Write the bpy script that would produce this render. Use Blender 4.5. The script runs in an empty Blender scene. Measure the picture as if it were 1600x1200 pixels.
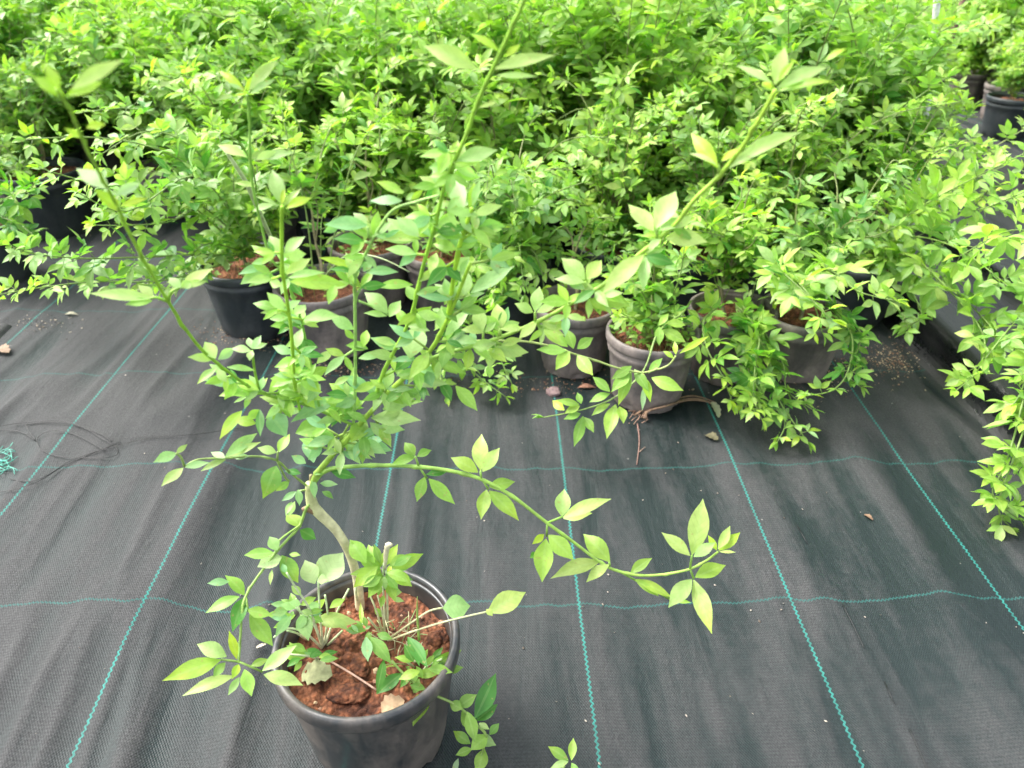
import bpy, math, random
import numpy as np
from mathutils import Vector, Matrix, noise as mn

# ---------------------------------------------------------------- camera, sky, sun, exposure
SC = bpy.context.scene
H = 0.82
PITCH = math.radians(32.8)
YAW = math.radians(1.15)
F = 1150.0                       # focal length in pixels of the 1600 px wide photograph
cam_d = bpy.data.cameras.new('camera')
cam_d.sensor_width = 36.0
cam_d.lens = F / 1600 * 36
cam_d.clip_start = 0.02
cam_d.clip_end = 500
cam = bpy.data.objects.new('camera', cam_d)
SC.collection.objects.link(cam)
cam.location = (0, 0, H)
cam.rotation_euler = (math.pi / 2 - PITCH, 0, -YAW)
SC.camera = cam
cam_d.dof.use_dof = True
cam_d.dof.focus_distance = 0.86
cam_d.dof.aperture_fstop = 6.5
CR = cam.rotation_euler.to_matrix()
CO = Vector((0, 0, H))

world = bpy.data.worlds.new('World')
SC.world = world
world.use_nodes = True
wn, wl = world.node_tree.nodes, world.node_tree.links
sky = wn.new('ShaderNodeTexSky')
sky.sky_type = 'NISHITA'
sky.sun_disc = False
sky.sun_elevation = math.radians(52)
sky.sun_rotation = math.radians(-68)
sky.dust_density = 4.0
hs = wn.new('ShaderNodeHueSaturation')
hs.inputs['Saturation'].default_value = 0.32     # overcast: almost white sky
wl.new(sky.outputs[0], hs.inputs['Color'])
wl.new(hs.outputs[0], wn['Background'].inputs['Color'])
wn['Background'].inputs['Strength'].default_value = 0.15

sd = bpy.data.lights.new('sun', 'SUN')
sd.energy = 1.2
sd.angle = math.radians(28)
sd.color = (1.0, 0.97, 0.92)
sun = bpy.data.objects.new('sun', sd)
SC.collection.objects.link(sun)
el, ro = math.radians(52), math.radians(-68)
sdir = Vector((math.sin(ro) * math.cos(el), math.cos(ro) * math.cos(el), math.sin(el)))
sun.rotation_euler = sdir.to_track_quat('Z', 'Y').to_euler()
sun.location = (0, 0, 5)

SC.view_settings.view_transform = 'Standard'
SC.view_settings.look = 'None'
SC.view_settings.exposure = 2.0
SC.view_settings.gamma = 1
SC.render.engine = 'CYCLES'
SC.cycles.max_bounces = 9
SC.cycles.diffuse_bounces = 8
SC.cycles.glossy_bounces = 2
SC.cycles.transmission_bounces = 4
SC.cycles.use_denoising = True

RND = random.Random(7)

# ---------------------------------------------------------------- pixel rays into the world
def ray(px, py):
    d = CR @ Vector((px - 800, 600 - py, -F))
    return d.normalized()

def gz(px, py, z=0.0):
    """world point on the horizontal plane z seen at photograph pixel px, py"""
    d = ray(px, py)
    return CO + d * ((z - H) / d.z)

def at(px, py, Y):
    d = ray(px, py)
    return CO + d * (Y / d.y)

# ---------------------------------------------------------------- materials
def new_mat(name):
    m = bpy.data.materials.new(name)
    m.use_nodes = True
    return m, m.node_tree.nodes, m.node_tree.links, m.node_tree.nodes['Principled BSDF']

def N(nodes, typ, **kw):
    n = nodes.new(typ)
    for k, v in kw.items():
        if k in ('operation', 'blend_type', 'data_type', 'attribute_name', 'wave_type', 'noise_dimensions', 'feature'):
            setattr(n, k, v)
        else:
            n.inputs[k].default_value = v
    return n

def math_node(n, l, op, a, b=None):
    m = n.new('ShaderNodeMath'); m.operation = op
    for i, v in enumerate((a, b)):
        if v is None: continue
        if isinstance(v, (int, float)): m.inputs[i].default_value = v
        else: l.new(v, m.inputs[i])
    return m.outputs[0]

def ramp(n, l, src, stops):
    r = n.new('ShaderNodeValToRGB')
    e = r.color_ramp.elements
    while len(e) < len(stops): e.new(0.5)
    for i, (p, c) in enumerate(stops):
        e[i].position = p
        e[i].color = (*c, 1) if len(c) == 3 else c
    l.new(src, r.inputs[0])
    return r.outputs[0]

def mix_col(n, l, fac, a, b, blend='MIX'):
    m = n.new('ShaderNodeMix'); m.data_type = 'RGBA'; m.blend_type = blend
    for sock, v in ((m.inputs[0], fac), (m.inputs[6], a), (m.inputs[7], b)):
        if isinstance(v, (int, float)): sock.default_value = v
        elif isinstance(v, tuple): sock.default_value = (*v, 1)
        else: l.new(v, sock)
    return m.outputs[2]

def leaf_material(name, rough=0.46, trans=0.45):
    m, n, l, p = new_mat(name)
    a = n.new('ShaderNodeAttribute'); a.attribute_name = 'tint'
    geo = n.new('ShaderNodeNewGeometry')
    tex = n.new('ShaderNodeTexCoord')
    nz = N(n, 'ShaderNodeTexNoise', Scale=90.0, Detail=3.0)
    l.new(tex.outputs['Object'], nz.inputs['Vector'])
    mott = ramp(n, l, nz.outputs['Fac'], [(0.35, (0.82, 0.86, 0.78)), (0.7, (1.12, 1.08, 1.12))])
    c1 = mix_col(n, l, 1.0, a.outputs['Color'], mott, 'MULTIPLY')
    oi = n.new('ShaderNodeObjectInfo')
    pv = ramp(n, l, oi.outputs['Random'], [(0.0, (0.80, 0.86, 0.95)), (0.5, (1.0, 1.0, 1.0)), (1.0, (1.12, 1.07, 0.85))])
    c1 = mix_col(n, l, 1.0, c1, pv, 'MULTIPLY')
    sp = N(n, 'ShaderNodeTexNoise', Scale=230.0, Detail=1.0)
    l.new(tex.outputs['Object'], sp.inputs['Vector'])
    spf = ramp(n, l, sp.outputs['Fac'], [(0.69, (0, 0, 0)), (0.74, (0.55, 0.55, 0.55))])
    c1 = mix_col(n, l, spf, c1, (0.42, 0.34, 0.12))
    rib = math_node(n, l, 'GREATER_THAN', a.outputs['Alpha'], 0.86)
    ribf = math_node(n, l, 'MULTIPLY', rib, 0.16)
    c2 = mix_col(n, l, ribf, c1, (0.46, 0.62, 0.26))
    al = n.new('ShaderNodeAttribute'); al.attribute_name = 'along'
    vv = math_node(n, l, 'SUBTRACT', math_node(n, l, 'MULTIPLY', al.outputs['Fac'], 7.0), math_node(n, l, 'MULTIPLY', math_node(n, l, 'SUBTRACT', 1.0, a.outputs['Alpha']), 1.6))
    vf = math_node(n, l, 'ABSOLUTE', math_node(n, l, 'SUBTRACT', math_node(n, l, 'FRACT', math_node(n, l, 'ADD', vv, 8.0)), 0.5))
    vein = ramp(n, l, vf, [(0.0, (1, 1, 1)), (0.14, (0, 0, 0))])
    c2 = mix_col(n, l, math_node(n, l, 'MULTIPLY', vein, 0.16), c2, (0.10, 0.24, 0.03))
    back = mix_col(n, l, 0.22, c2, (0.30, 0.44, 0.20))      # paler underside
    c3 = mix_col(n, l, geo.outputs['Backfacing'], c2, back)
    l.new(c3, p.inputs['Base Color'])
    p.inputs['Roughness'].default_value = rough
    p.inputs['Specular IOR Level'].default_value = 0.5
    bump = N(n, 'ShaderNodeBump', Strength=0.25, Distance=0.0006)
    nz2 = N(n, 'ShaderNodeTexNoise', Scale=260.0, Detail=2.0)
    l.new(tex.outputs['Object'], nz2.inputs['Vector'])
    l.new(nz2.outputs['Fac'], bump.inputs['Height'])
    l.new(bump.outputs[0], p.inputs['Normal'])
    tr = n.new('ShaderNodeBsdfTranslucent')
    tc = mix_col(n, l, 1.0, c2, (1.05, 1.32, 0.45), 'MULTIPLY')
    l.new(tc, tr.inputs['Color'])
    mx = n.new('ShaderNodeMixShader')
    mx.inputs[0].default_value = trans
    l.new(p.outputs[0], mx.inputs[1]); l.new(tr.outputs[0], mx.inputs[2])
    l.new(mx.outputs[0], n['Material Output'].inputs['Surface'])
    return m

def tint_material(name, rough=0.6, bumpd=0.0008, scale=140.0):
    m, n, l, p = new_mat(name)
    a = n.new('ShaderNodeAttribute'); a.attribute_name = 'tint'
    tex = n.new('ShaderNodeTexCoord')
    nz = N(n, 'ShaderNodeTexNoise', Scale=scale, Detail=4.0)
    l.new(tex.outputs['Object'], nz.inputs['Vector'])
    mott = ramp(n, l, nz.outputs['Fac'], [(0.3, (0.68, 0.66, 0.62)), (0.7, (1.2, 1.18, 1.15))])
    l.new(mix_col(n, l, 1.0, a.outputs['Color'], mott, 'MULTIPLY'), p.inputs['Base Color'])
    p.inputs['Roughness'].default_value = rough
    b = N(n, 'ShaderNodeBump', Strength=0.6, Distance=bumpd)
    l.new(nz.outputs['Fac'], b.inputs['Height'])
    l.new(b.outputs[0], p.inputs['Normal'])
    return m

def pot_material(name, base, dust, amt=0.5, rough=0.5):
    m, n, l, p = new_mat(name)
    tex = n.new('ShaderNodeTexCoord')
    mp = n.new('ShaderNodeMapping'); mp.inputs['Scale'].default_value = (1, 1, 0.35)
    l.new(tex.outputs['Object'], mp.inputs['Vector'])
    nz = N(n, 'ShaderNodeTexNoise', Scale=22.0, Detail=7.0, Roughness=0.62)
    l.new(mp.outputs[0], nz.inputs['Vector'])
    nf = N(n, 'ShaderNodeTexNoise', Scale=160.0, Detail=3.0)
    l.new(tex.outputs['Object'], nf.inputs['Vector'])
    sep = n.new('ShaderNodeSeparateXYZ'); l.new(tex.outputs['Object'], sep.inputs[0])
    low = n.new('ShaderNodeMapRange')
    low.inputs[1].default_value = 0.0; low.inputs[2].default_value = 0.06
    low.inputs[3].default_value = 0.28; low.inputs[4].default_value = 0.0
    l.new(sep.outputs[2], low.inputs[0])
    s = math_node(n, l, 'ADD', nz.outputs['Fac'], low.outputs[0])
    f = ramp(n, l, s, [(0.43, (0.06, 0.06, 0.06)), (0.66, (amt, amt, amt))])
    c = mix_col(n, l, f, base, dust)
    fine = ramp(n, l, nf.outputs['Fac'], [(0.3, (0.85, 0.85, 0.85)), (0.75, (1.15, 1.15, 1.15))])
    l.new(mix_col(n, l, 1.0, c, fine, 'MULTIPLY'), p.inputs['Base Color'])
    rr = ramp(n, l, s, [(0.4, (rough - 0.1,) * 3), (0.8, (rough + 0.3,) * 3)])
    l.new(rr, p.inputs['Roughness'])
    b = N(n, 'ShaderNodeBump', Strength=0.35, Distance=0.0008)
    l.new(nz.outputs['Fac'], b.inputs['Height']); l.new(b.outputs[0], p.inputs['Normal'])
    return m

def soil_material():
    m, n, l, p = new_mat('soil')
    tex = n.new('ShaderNodeTexCoord')
    nz = N(n, 'ShaderNodeTexNoise', Scale=38.0, Detail=8.0, Roughness=0.7)
    l.new(tex.outputs['Object'], nz.inputs['Vector'])
    vo = N(n, 'ShaderNodeTexVoronoi', Scale=170.0)
    l.new(tex.outputs['Object'], vo.inputs['Vector'])
    c = ramp(n, l, nz.outputs['Fac'], [(0.3, (0.022, 0.008, 0.005)), (0.43, (0.12, 0.040, 0.018)),
                                       (0.55, (0.29, 0.105, 0.048)), (0.72, (0.40, 0.19, 0.10))])
    v = ramp(n, l, vo.outputs['Distance'], [(0.0, (1.2, 1.15, 1.1)), (0.7, (0.55, 0.55, 0.55))])
    l.new(mix_col(n, l, 1.0, c, v, 'MULTIPLY'), p.inputs['Base Color'])
    p.inputs['Roughness'].default_value = 0.95
    h = math_node(n, l, 'SUBTRACT', nz.outputs['Fac'], vo.outputs['Distance'])
    b = N(n, 'ShaderNodeBump', Strength=0.9, Distance=0.004)
    l.new(h, b.inputs['Height']); l.new(b.outputs[0], p.inputs['Normal'])
    return m

GX = gz(906, 945).x % 0.30           # phase of the long green lines
GY = gz(800, 945).y % 0.30

def cloth_material(name, lines=True, base=(0.0095, 0.0165, 0.0162), dust=(0.052, 0.051, 0.051), rough=0.55, thr=(0.42, 0.66)):  # dust: real dust plus light fold tops; base: cloth plus painted crease shade
    m, n, l, p = new_mat(name)
    tex = n.new('ShaderNodeTexCoord')
    sep = n.new('ShaderNodeSeparateXYZ'); l.new(tex.outputs['Object'], sep.inputs[0])
    X, Y = sep.outputs[0], sep.outputs[1]
    mp = n.new('ShaderNodeMapping'); mp.inputs['Scale'].default_value = (1.0, 0.16, 1)
    mp.inputs['Rotation'].default_value = (0, 0, 0.05)
    l.new(tex.outputs['Object'], mp.inputs['Vector'])
    n1 = N(n, 'ShaderNodeTexNoise', Scale=17.0, Detail=7.0, Roughness=0.6, Distortion=0.4)
    l.new(mp.outputs[0], n1.inputs['Vector'])
    n2 = N(n, 'ShaderNodeTexNoise', Scale=2.1, Detail=4.0)
    l.new(tex.outputs['Object'], n2.inputs['Vector'])
    n3 = N(n, 'ShaderNodeTexNoise', Scale=420.0, Detail=2.0)
    l.new(tex.outputs['Object'], n3.inputs['Vector'])
    n4 = N(n, 'ShaderNodeTexNoise', Scale=60.0, Detail=5.0, Roughness=0.7)
    l.new(tex.outputs['Object'], n4.inputs['Vector'])
    a = n.new('ShaderNodeAttribute'); a.attribute_name = 'ridge'
    s = math_node(n, l, 'ADD', math_node(n, l, 'MULTIPLY', n1.outputs['Fac'], 0.70),
                  math_node(n, l, 'MULTIPLY', n2.outputs['Fac'], 0.30))
    s = math_node(n, l, 'ADD', s, math_node(n, l, 'MULTIPLY', a.outputs['Fac'], 0.58))  # lightens ridges, darkens creases: fold shading painted in along with the dust
    s = math_node(n, l, 'ADD', s, math_node(n, l, 'MULTIPLY', math_node(n, l, 'SUBTRACT', n4.outputs['Fac'], 0.5), 0.25))
    f = ramp(n, l, s, [(thr[0], (0, 0, 0)), (thr[1], (1, 1, 1))])
    f = math_node(n, l, 'MULTIPLY', f, 0.8)
    c = mix_col(n, l, f, base, dust)
    fine = ramp(n, l, n3.outputs['Fac'], [(0.3, (0.72, 0.72, 0.72)), (0.7, (1.3, 1.3, 1.3))])
    c = mix_col(n, l, 1.0, c, fine, 'MULTIPLY')
    wx = math_node(n, l, 'SINE', math_node(n, l, 'MULTIPLY', X, 2 * math.pi / 0.0032))
    wy = math_node(n, l, 'SINE', math_node(n, l, 'MULTIPLY', Y, 2 * math.pi / 0.0046))
    wv = math_node(n, l, 'MULTIPLY', wx, wy)
    wc = ramp(n, l, math_node(n, l, 'ADD', math_node(n, l, 'MULTIPLY', wy, 0.35), 0.5),
              [(0.1, (0.86, 0.86, 0.86)), (0.9, (1.13, 1.13, 1.13))])
    c = mix_col(n, l, 1.0, c, wc, 'MULTIPLY')
    # specks of pale grit
    vo = N(n, 'ShaderNodeTexVoronoi', Scale=26.0)
    l.new(tex.outputs['Object'], vo.inputs['Vector'])
    sp = math_node(n, l, 'LESS_THAN', vo.outputs['Distance'], 0.045)
    vr = n.new('ShaderNodeSeparateColor'); l.new(vo.outputs['Color'], vr.inputs[0])
    sp = math_node(n, l, 'MULTIPLY', sp, math_node(n, l, 'GREATER_THAN', vr.outputs[0], 0.82))
    c = mix_col(n, l, math_node(n, l, 'MULTIPLY', sp, 0.6), c, (0.22, 0.21, 0.19))
    if lines:
        def lin(u, v, ph, half, wobs, woba, zp, za, wfine=0.0):
            nw = N(n, 'ShaderNodeTexNoise', Scale=wobs, Detail=2.0); nw.noise_dimensions = '1D'
            l.new(v, nw.inputs['W'])
            w = math_node(n, l, 'MULTIPLY', math_node(n, l, 'SUBTRACT', nw.outputs['Fac'], 0.5), woba)
            z = math_node(n, l, 'MULTIPLY', math_node(n, l, 'SINE', math_node(n, l, 'MULTIPLY', v, 2 * math.pi / zp)), za)
            uu = math_node(n, l, 'ADD', math_node(n, l, 'ADD', u, w), z)
            q = math_node(n, l, 'ADD', math_node(n, l, 'DIVIDE', math_node(n, l, 'SUBTRACT', uu, ph), 0.30), 1000.5)
            fr = math_node(n, l, 'FRACT', q)
            d = math_node(n, l, 'MULTIPLY', math_node(n, l, 'ABSOLUTE', math_node(n, l, 'SUBTRACT', fr, 0.5)), 0.30)
            return math_node(n, l, 'LESS_THAN', d, half)
        lt = lin(Y, X, GY, 0.0014, 9.0, 0.034, 0.0055, 0.0011)
        ll = lin(X, Y, GX, 0.0015, 2.2, 0.006, 0.0075, 0.0012)
        wear = ramp(n, l, n4.outputs['Fac'], [(0.3, (0.45,) * 3), (0.62, (0.9,) * 3)])
        c = mix_col(n, l, math_node(n, l, 'MULTIPLY', lt, math_node(n, l, 'MULTIPLY', wear, 0.8)), c, (0.020, 0.10, 0.088))
        c = mix_col(n, l, math_node(n, l, 'MULTIPLY', ll, wear), c, (0.025, 0.185, 0.155))
    l.new(c, p.inputs['Base Color'])
    r = ramp(n, l, s, [(0.4, (rough - 0.08,) * 3), (0.66, (min(0.95, rough + 0.28),) * 3)])
    l.new(r, p.inputs['Roughness'])
    p.inputs['Specular IOR Level'].default_value = 0.26 if lines else 0.5
    hh = math_node(n, l, 'ADD', math_node(n, l, 'MULTIPLY', wv, 0.00022),
                   math_node(n, l, 'ADD', math_node(n, l, 'MULTIPLY', n1.outputs['Fac'], 0.006),
                             math_node(n, l, 'MULTIPLY', n4.outputs['Fac'], 0.0015)))
    b = N(n, 'ShaderNodeBump', Strength=0.85, Distance=1.0)
    l.new(hh, b.inputs['Height']); l.new(b.outputs[0], p.inputs['Normal'])
    return m

M_LEAF = leaf_material('leaf')
M_STEM = tint_material('stem', 0.5, 0.0006, 120)
M_DRY = tint_material('dry_matter', 0.85, 0.0012, 160)
M_STONE = tint_material('stone', 0.8, 0.0015, 110)
M_POT = pot_material('pot_black', (0.024, 0.028, 0.030), (0.135, 0.115, 0.098), 0.85, 0.38)
M_POTG = pot_material('pot_grey', (0.075, 0.068, 0.064), (0.25, 0.205, 0.18), 0.75, 0.55)
M_POTD = pot_material('pot_dark', (0.016, 0.023, 0.026), (0.06, 0.065, 0.065), 0.5, 0.42)
M_SOIL = soil_material()
M_CLOTH = cloth_material('woven_ground_cloth')
M_FILM = cloth_material('black_film', False, (0.006, 0.007, 0.008), (0.040, 0.038, 0.037), 0.18, (0.56, 0.84))

# ---------------------------------------------------------------- mesh collector
class MB:
    def __init__(s): s.v = []; s.f = []; s.c = []; s.t = []
    def quadstrip(s, rows, cols):
        b = len(s.v); k = len(rows[0])
        for r, cr in zip(rows, cols):
            s.v.extend(r); s.c.extend(cr)
        for i in range(len(rows) - 1):
            for j in range(k - 1):
                q = b + i * k + j
                s.f.append((q, q + 1, q + k + 1, q + k))
    def tube(s, pts, radii, col, sides=6, col2=None, smooth=True):
        if smooth and len(pts) > 2: pts, radii = smooth_path(pts, radii)
        b = len(s.v); n = len(pts)
        up = Vector((0.31, 0.17, 0.93))
        for i, p in enumerate(pts):
            t = (pts[min(i + 1, n - 1)] - pts[max(i - 1, 0)])
            t = t.normalized() if t.length > 1e-9 else Vector((0, 0, 1))
            a = t.cross(up)
            if a.length < 0.05: a = t.cross(Vector((1, 0, 0)))
            a.normalize(); c = t.cross(a)
            k = i / max(1, n - 1)
            cc = col if col2 is None else tuple(col[q] * (1 - k) + col2[q] * k for q in range(3))
            for j in range(sides):
                th = 2 * math.pi * j / sides
                s.v.append(p + (a * math.cos(th) + c * math.sin(th)) * radii[i]); s.c.append((*cc, 0.0))
        for i in range(n - 1):
            for j in range(sides):
                j2 = (j + 1) % sides
                s.f.append((b + i * sides + j, b + i * sides + j2, b + (i + 1) * sides + j2, b + (i + 1) * sides + j))
        s.f.append(tuple(b + j for j in range(sides))[::-1])
        s.f.append(tuple(b + (n - 1) * sides + j for j in range(sides)))
    def build(s, name, mat, parent=None, local=None, smooth=True):
        me = bpy.data.meshes.new(name)
        vs = s.v if local is None else [v - local for v in s.v]
        me.from_pydata([tuple(v) for v in vs], [], s.f)
        at_ = me.color_attributes.new('tint', 'FLOAT_COLOR', 'POINT')
        arr = np.array([c if len(c) == 4 else (*c, 0.0) for c in s.c], dtype=np.float32).ravel()
        at_.data.foreach_set('color', arr)
        if s.t:
            tt = s.t + [0.0] * (len(s.v) - len(s.t))
            ta = me.attributes.new('along', 'FLOAT', 'POINT'); ta.data.foreach_set('value', np.array(tt, dtype=np.float32))
        if smooth: me.polygons.foreach_set('use_smooth', [True] * len(me.polygons))
        me.materials.append(mat)
        o = bpy.data.objects.new(name, me)
        SC.collection.objects.link(o)
        if parent is not None: o.parent = parent
        return o

def smooth_path(pts, radii, sub=4):
    P, R = [], []
    n = len(pts)
    for i in range(n - 1):
        p0, p1, p2, p3 = pts[max(i - 1, 0)], pts[i], pts[i + 1], pts[min(i + 2, n - 1)]
        for k in range(sub):
            t = k / sub
            P.append(0.5 * ((2 * p1) + (p2 - p0) * t + (2 * p0 - 5 * p1 + 4 * p2 - p3) * t * t + (3 * p1 - p0 - 3 * p2 + p3) * t ** 3))
            R.append(radii[i] * (1 - t) + radii[i + 1] * t)
    P.append(pts[-1]); R.append(radii[-1])
    return P, R

PROF = [0.05, 0.44, 0.78, 0.97, 1.0, 0.88, 0.62, 0.28, 0.0]
PROF5 = [0.08, 0.64, 0.98, 0.93, 0.52, 0.0]
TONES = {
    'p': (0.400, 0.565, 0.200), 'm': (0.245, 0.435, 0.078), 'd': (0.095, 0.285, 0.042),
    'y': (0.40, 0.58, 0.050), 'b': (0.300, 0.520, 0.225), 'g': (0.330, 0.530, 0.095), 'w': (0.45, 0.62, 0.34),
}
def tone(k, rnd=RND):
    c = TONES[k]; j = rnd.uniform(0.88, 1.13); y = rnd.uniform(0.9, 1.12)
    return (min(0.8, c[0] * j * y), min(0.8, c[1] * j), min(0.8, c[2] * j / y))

def leaf(mb, B, T, nrm, wf, col, bend=0.08, fold=0.22, rnd=RND, lod=0, prof=None, tipcol=None):
    d = T - B; L = d.length
    if L < 1e-5: return
    d /= L
    nrm = nrm - d * nrm.dot(d)
    if nrm.length < 1e-3: nrm = d.orthogonal()
    nrm.normalize()
    s = d.cross(nrm)
    W = wf * L * (0.47 if lod == 0 else 0.46)
    pr = prof or (PROF if lod == 0 else PROF5)
    n = len(pr) - 1
    curl = rnd.uniform(-0.10, 0.06); wav = rnd.uniform(0, 6.28); asym = rnd.uniform(-0.08, 0.08)
    tw = rnd.uniform(-0.25, 0.25)
    rows, cols = [], []
    for i, q in enumerate(pr):
        t = i / n
        c = B + d * (t * L) + nrm * (L * (bend * math.sin(math.pi * t) + curl * t * t))
        w = W * q
        side = (s * math.cos(tw * t) + nrm * math.sin(tw * t))
        if lod == 0:
            h1 = fold * w + 0.09 * w * math.sin(wav + 7 * t); h2 = fold * w + 0.09 * w * math.cos(wav + 6 * t)
            rows.append([c - side * w * (1 + asym) + nrm * h1, c - side * w * 0.5 + nrm * h1 * 0.36, c,
                         c + side * w * 0.5 + nrm * h2 * 0.36, c + side * w * (1 - asym) + nrm * h2])
            al = (0, 0.5, 1, 0.5, 0)
        else:
            rows.append([c - side * w + nrm * fold * w, c, c + side * w + nrm * fold * w])
            al = (0, 1, 0)
        cc = col
        if tipcol is not None and t > 0.5:
            k = (t - 0.5) * 1.6
            cc = tuple(col[m] * (1 - k) + tipcol[m] * k for m in range(3))
        cols.append([(*cc, a) for a in al])
    mb.t += [0.0] * (len(mb.v) - len(mb.t))
    mb.quadstrip(rows, cols)
    mb.t += [i / n for i in range(n + 1) for _ in rows[0]]

def compound(mb, st, P, outd, nrm, size, rnd, nl=3, lod=1, tonefn=None, pet=0.35, scol=(0.16, 0.26, 0.06)):
    """a compound leaf on a short stalk: nl leaflets fanned about the outward direction"""
    outd = outd.normalized()
    nrm = (nrm - outd * nrm.dot(outd))
    if nrm.length < 1e-3: nrm = outd.orthogonal()
    nrm.normalize()
    side = outd.cross(nrm)
    E = P + outd * size * pet
    if st is not None: st.tube([P, E], [0.0008, 0.0006], scol, 3, smooth=False)
    angs = {1: [0], 3: [-1.05, 0, 1.05], 5: [-1.25, -0.95, 0, 0.95, 1.25]}[nl]
    for k, a in enumerate(angs):
        a += rnd.uniform(-0.12, 0.12)
        dd = outd * math.cos(a) + side * math.sin(a) + nrm * rnd.uniform(-0.25, 0.12)
        b = E
        ln = size * (1.0 if abs(a) < 0.3 else rnd.uniform(0.72, 0.86))
        if nl == 5 and abs(a) > 1.15: b = P + outd * size * pet * 0.45; ln *= 0.8
        nn = nrm + Vector((rnd.gauss(0, .22), rnd.gauss(0, .22), rnd.gauss(0, .1)))
        leaf(mb, b, b + dd * ln, nn, rnd.uniform(0.38, 0.50), tonefn(), rnd.uniform(0.02, 0.1), rnd.uniform(0.1, 0.35), rnd, lod)

def shoot(lv, st, pts, r0, r1, size, gap, rnd, start=0.12, lod=1, tones='ppmmmmgd', tipy=True, green=(0.17, 0.27, 0.06), c0=None, sides=5, up=0.75):
    radii = [r0 + (r1 - r0) * i / (len(pts) - 1) for i in range(len(pts))]
    sp, sr = smooth_path(pts, radii, 5)
    st.tube(sp, sr, c0 or green, sides, green, smooth=False)
    ln = [0]
    for i in range(1, len(sp)): ln.append(ln[-1] + (sp[i] - sp[i - 1]).length)
    tot = ln[-1]
    s = tot * start; k = 0
    basephi = rnd.uniform(0, 3.14)
    while s < tot:
        i = max(j for j in range(len(sp)) if ln[j] <= s + 1e-9)
        i = min(i, len(sp) - 2)
        q = (s - ln[i]) / max(1e-9, ln[i + 1] - ln[i])
        P = sp[i].lerp(sp[i + 1], q); t = (sp[i + 1] - sp[i]).normalized()
        a = t.orthogonal().normalized(); b = t.cross(a)
        phi = basephi + (k % 2) * math.pi / 2 + rnd.uniform(-.3, .3)
        fr = s / tot
        sz = size * (0.72 + 0.5 * math.sin(math.pi * min(1, fr * 0.95 + 0.08))) * rnd.uniform(0.85, 1.15)
        for sg in (1, -1):
            if rnd.random() < 0.07: continue
            o = (a * math.cos(phi) + b * math.sin(phi)) * sg
            o = (o + t * 0.45 + Vector((0, 0, 0.12))).normalized()
            nn = Vector((rnd.gauss(0, .3), rnd.gauss(0, .3) - 0.15, up + 0.25))
            nn = nn + t * 0.15
            def tf():
                if tipy and fr > 0.93: return tone(rnd.choice('ggpy') , rnd)
                if tipy and fr > 0.75: return tone(rnd.choice('pgg'), rnd)
                return tone(rnd.choice(tones), rnd)
            compound(lv, st, P, o, nn, sz, rnd, rnd.choice((3, 5, 5, 5)) if fr < 0.93 else 3, lod, tf, rnd.uniform(0.25, 0.5), green)
        s += gap * rnd.uniform(0.8, 1.2) * (1.0 if fr < 0.8 else 0.7); k += 1
    # growing tip
    t = (sp[-1] - sp[-2]).normalized()
    for q in range(3):
        dd = (t + Vector((rnd.gauss(0, .45), rnd.gauss(0, .45), rnd.gauss(0, .3)))).normalized()
        leaf(lv, sp[-1], sp[-1] + dd * size * 0.65, Vector((rnd.gauss(0, .4), rnd.gauss(0, .4), 1)), 0.4,
             tone('y' if (tipy and rnd.random() < .22) else 'g', rnd), 0.05, 0.3, rnd, lod)

# ---------------------------------------------------------------- naming helpers
def tag(o, label=None, cat=None, group=None, kind=None):
    if label: o['label'] = label
    if cat: o['category'] = cat
    if group: o['group'] = group
    if kind: o['kind'] = kind
    return o

def empty(name, loc):
    o = bpy.data.objects.new(name, None)
    o.empty_display_size = 0.05
    SC.collection.objects.link(o); o.location = loc
    return o

# ---------------------------------------------------------------- the ground: one sheet of woven cloth
def axis(segs):
    out = []
    for a, b, s in segs:
        k = max(1, int(round((b - a) / s))); out.extend([a + (b - a) * i / k for i in range(k)])
    out.append(segs[-1][1]); return np.array(out)

def vnoise(x, y, seed=0):
    """smooth value noise on arrays"""
    xi, yi = np.floor(x), np.floor(y)
    fx, fy = x - xi, y - yi
    fx = fx * fx * fx * (fx * (fx * 6 - 15) + 10); fy = fy * fy * fy * (fy * (fy * 6 - 15) + 10)
    def h(a, b):
        v = np.sin(a * 127.1 + b * 311.7 + seed * 74.7) * 43758.5453
        return v - np.floor(v)
    return (h(xi, yi) * (1 - fx) + h(xi + 1, yi) * fx) * (1 - fy) + (h(xi, yi + 1) * (1 - fx) + h(xi + 1, yi + 1) * fx) * fy

def folds(x, y):
    """long soft creases that run away from the camera, deeper on the left"""
    wx = x + 0.06 * (vnoise(x * 1.3, y * 1.1, 3) - .5) + 0.10 * (y - 1.0) * np.where(x < 0, 0.35, -0.1)
    r1 = 1 - np.abs(2 * vnoise(wx * 10, y * 1.25, 1) - 1)
    r2 = 1 - np.abs(2 * vnoise(wx * 23 + 5, y * 2.2, 2) - 1)
    r3 = vnoise(wx * 5.5, y * 0.8, 5)
    m1 = np.clip((0.12 - x) * 1.5, 0.2, 1.0); m1 = np.maximum(m1, np.clip((x - 0.25) * 2.2, 0, 0.85))
    m1 = m1 * (0.45 + 0.8 * vnoise(x * 2.1, y * 1.7, 9))
    return (r1 ** 1.5 * 0.023 + r2 ** 1.5 * 0.007) * m1 + r3 * 0.005, (0.7 * (r1 - 0.52) + 0.45 * (r2 - 0.5)) * m1, r2

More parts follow.
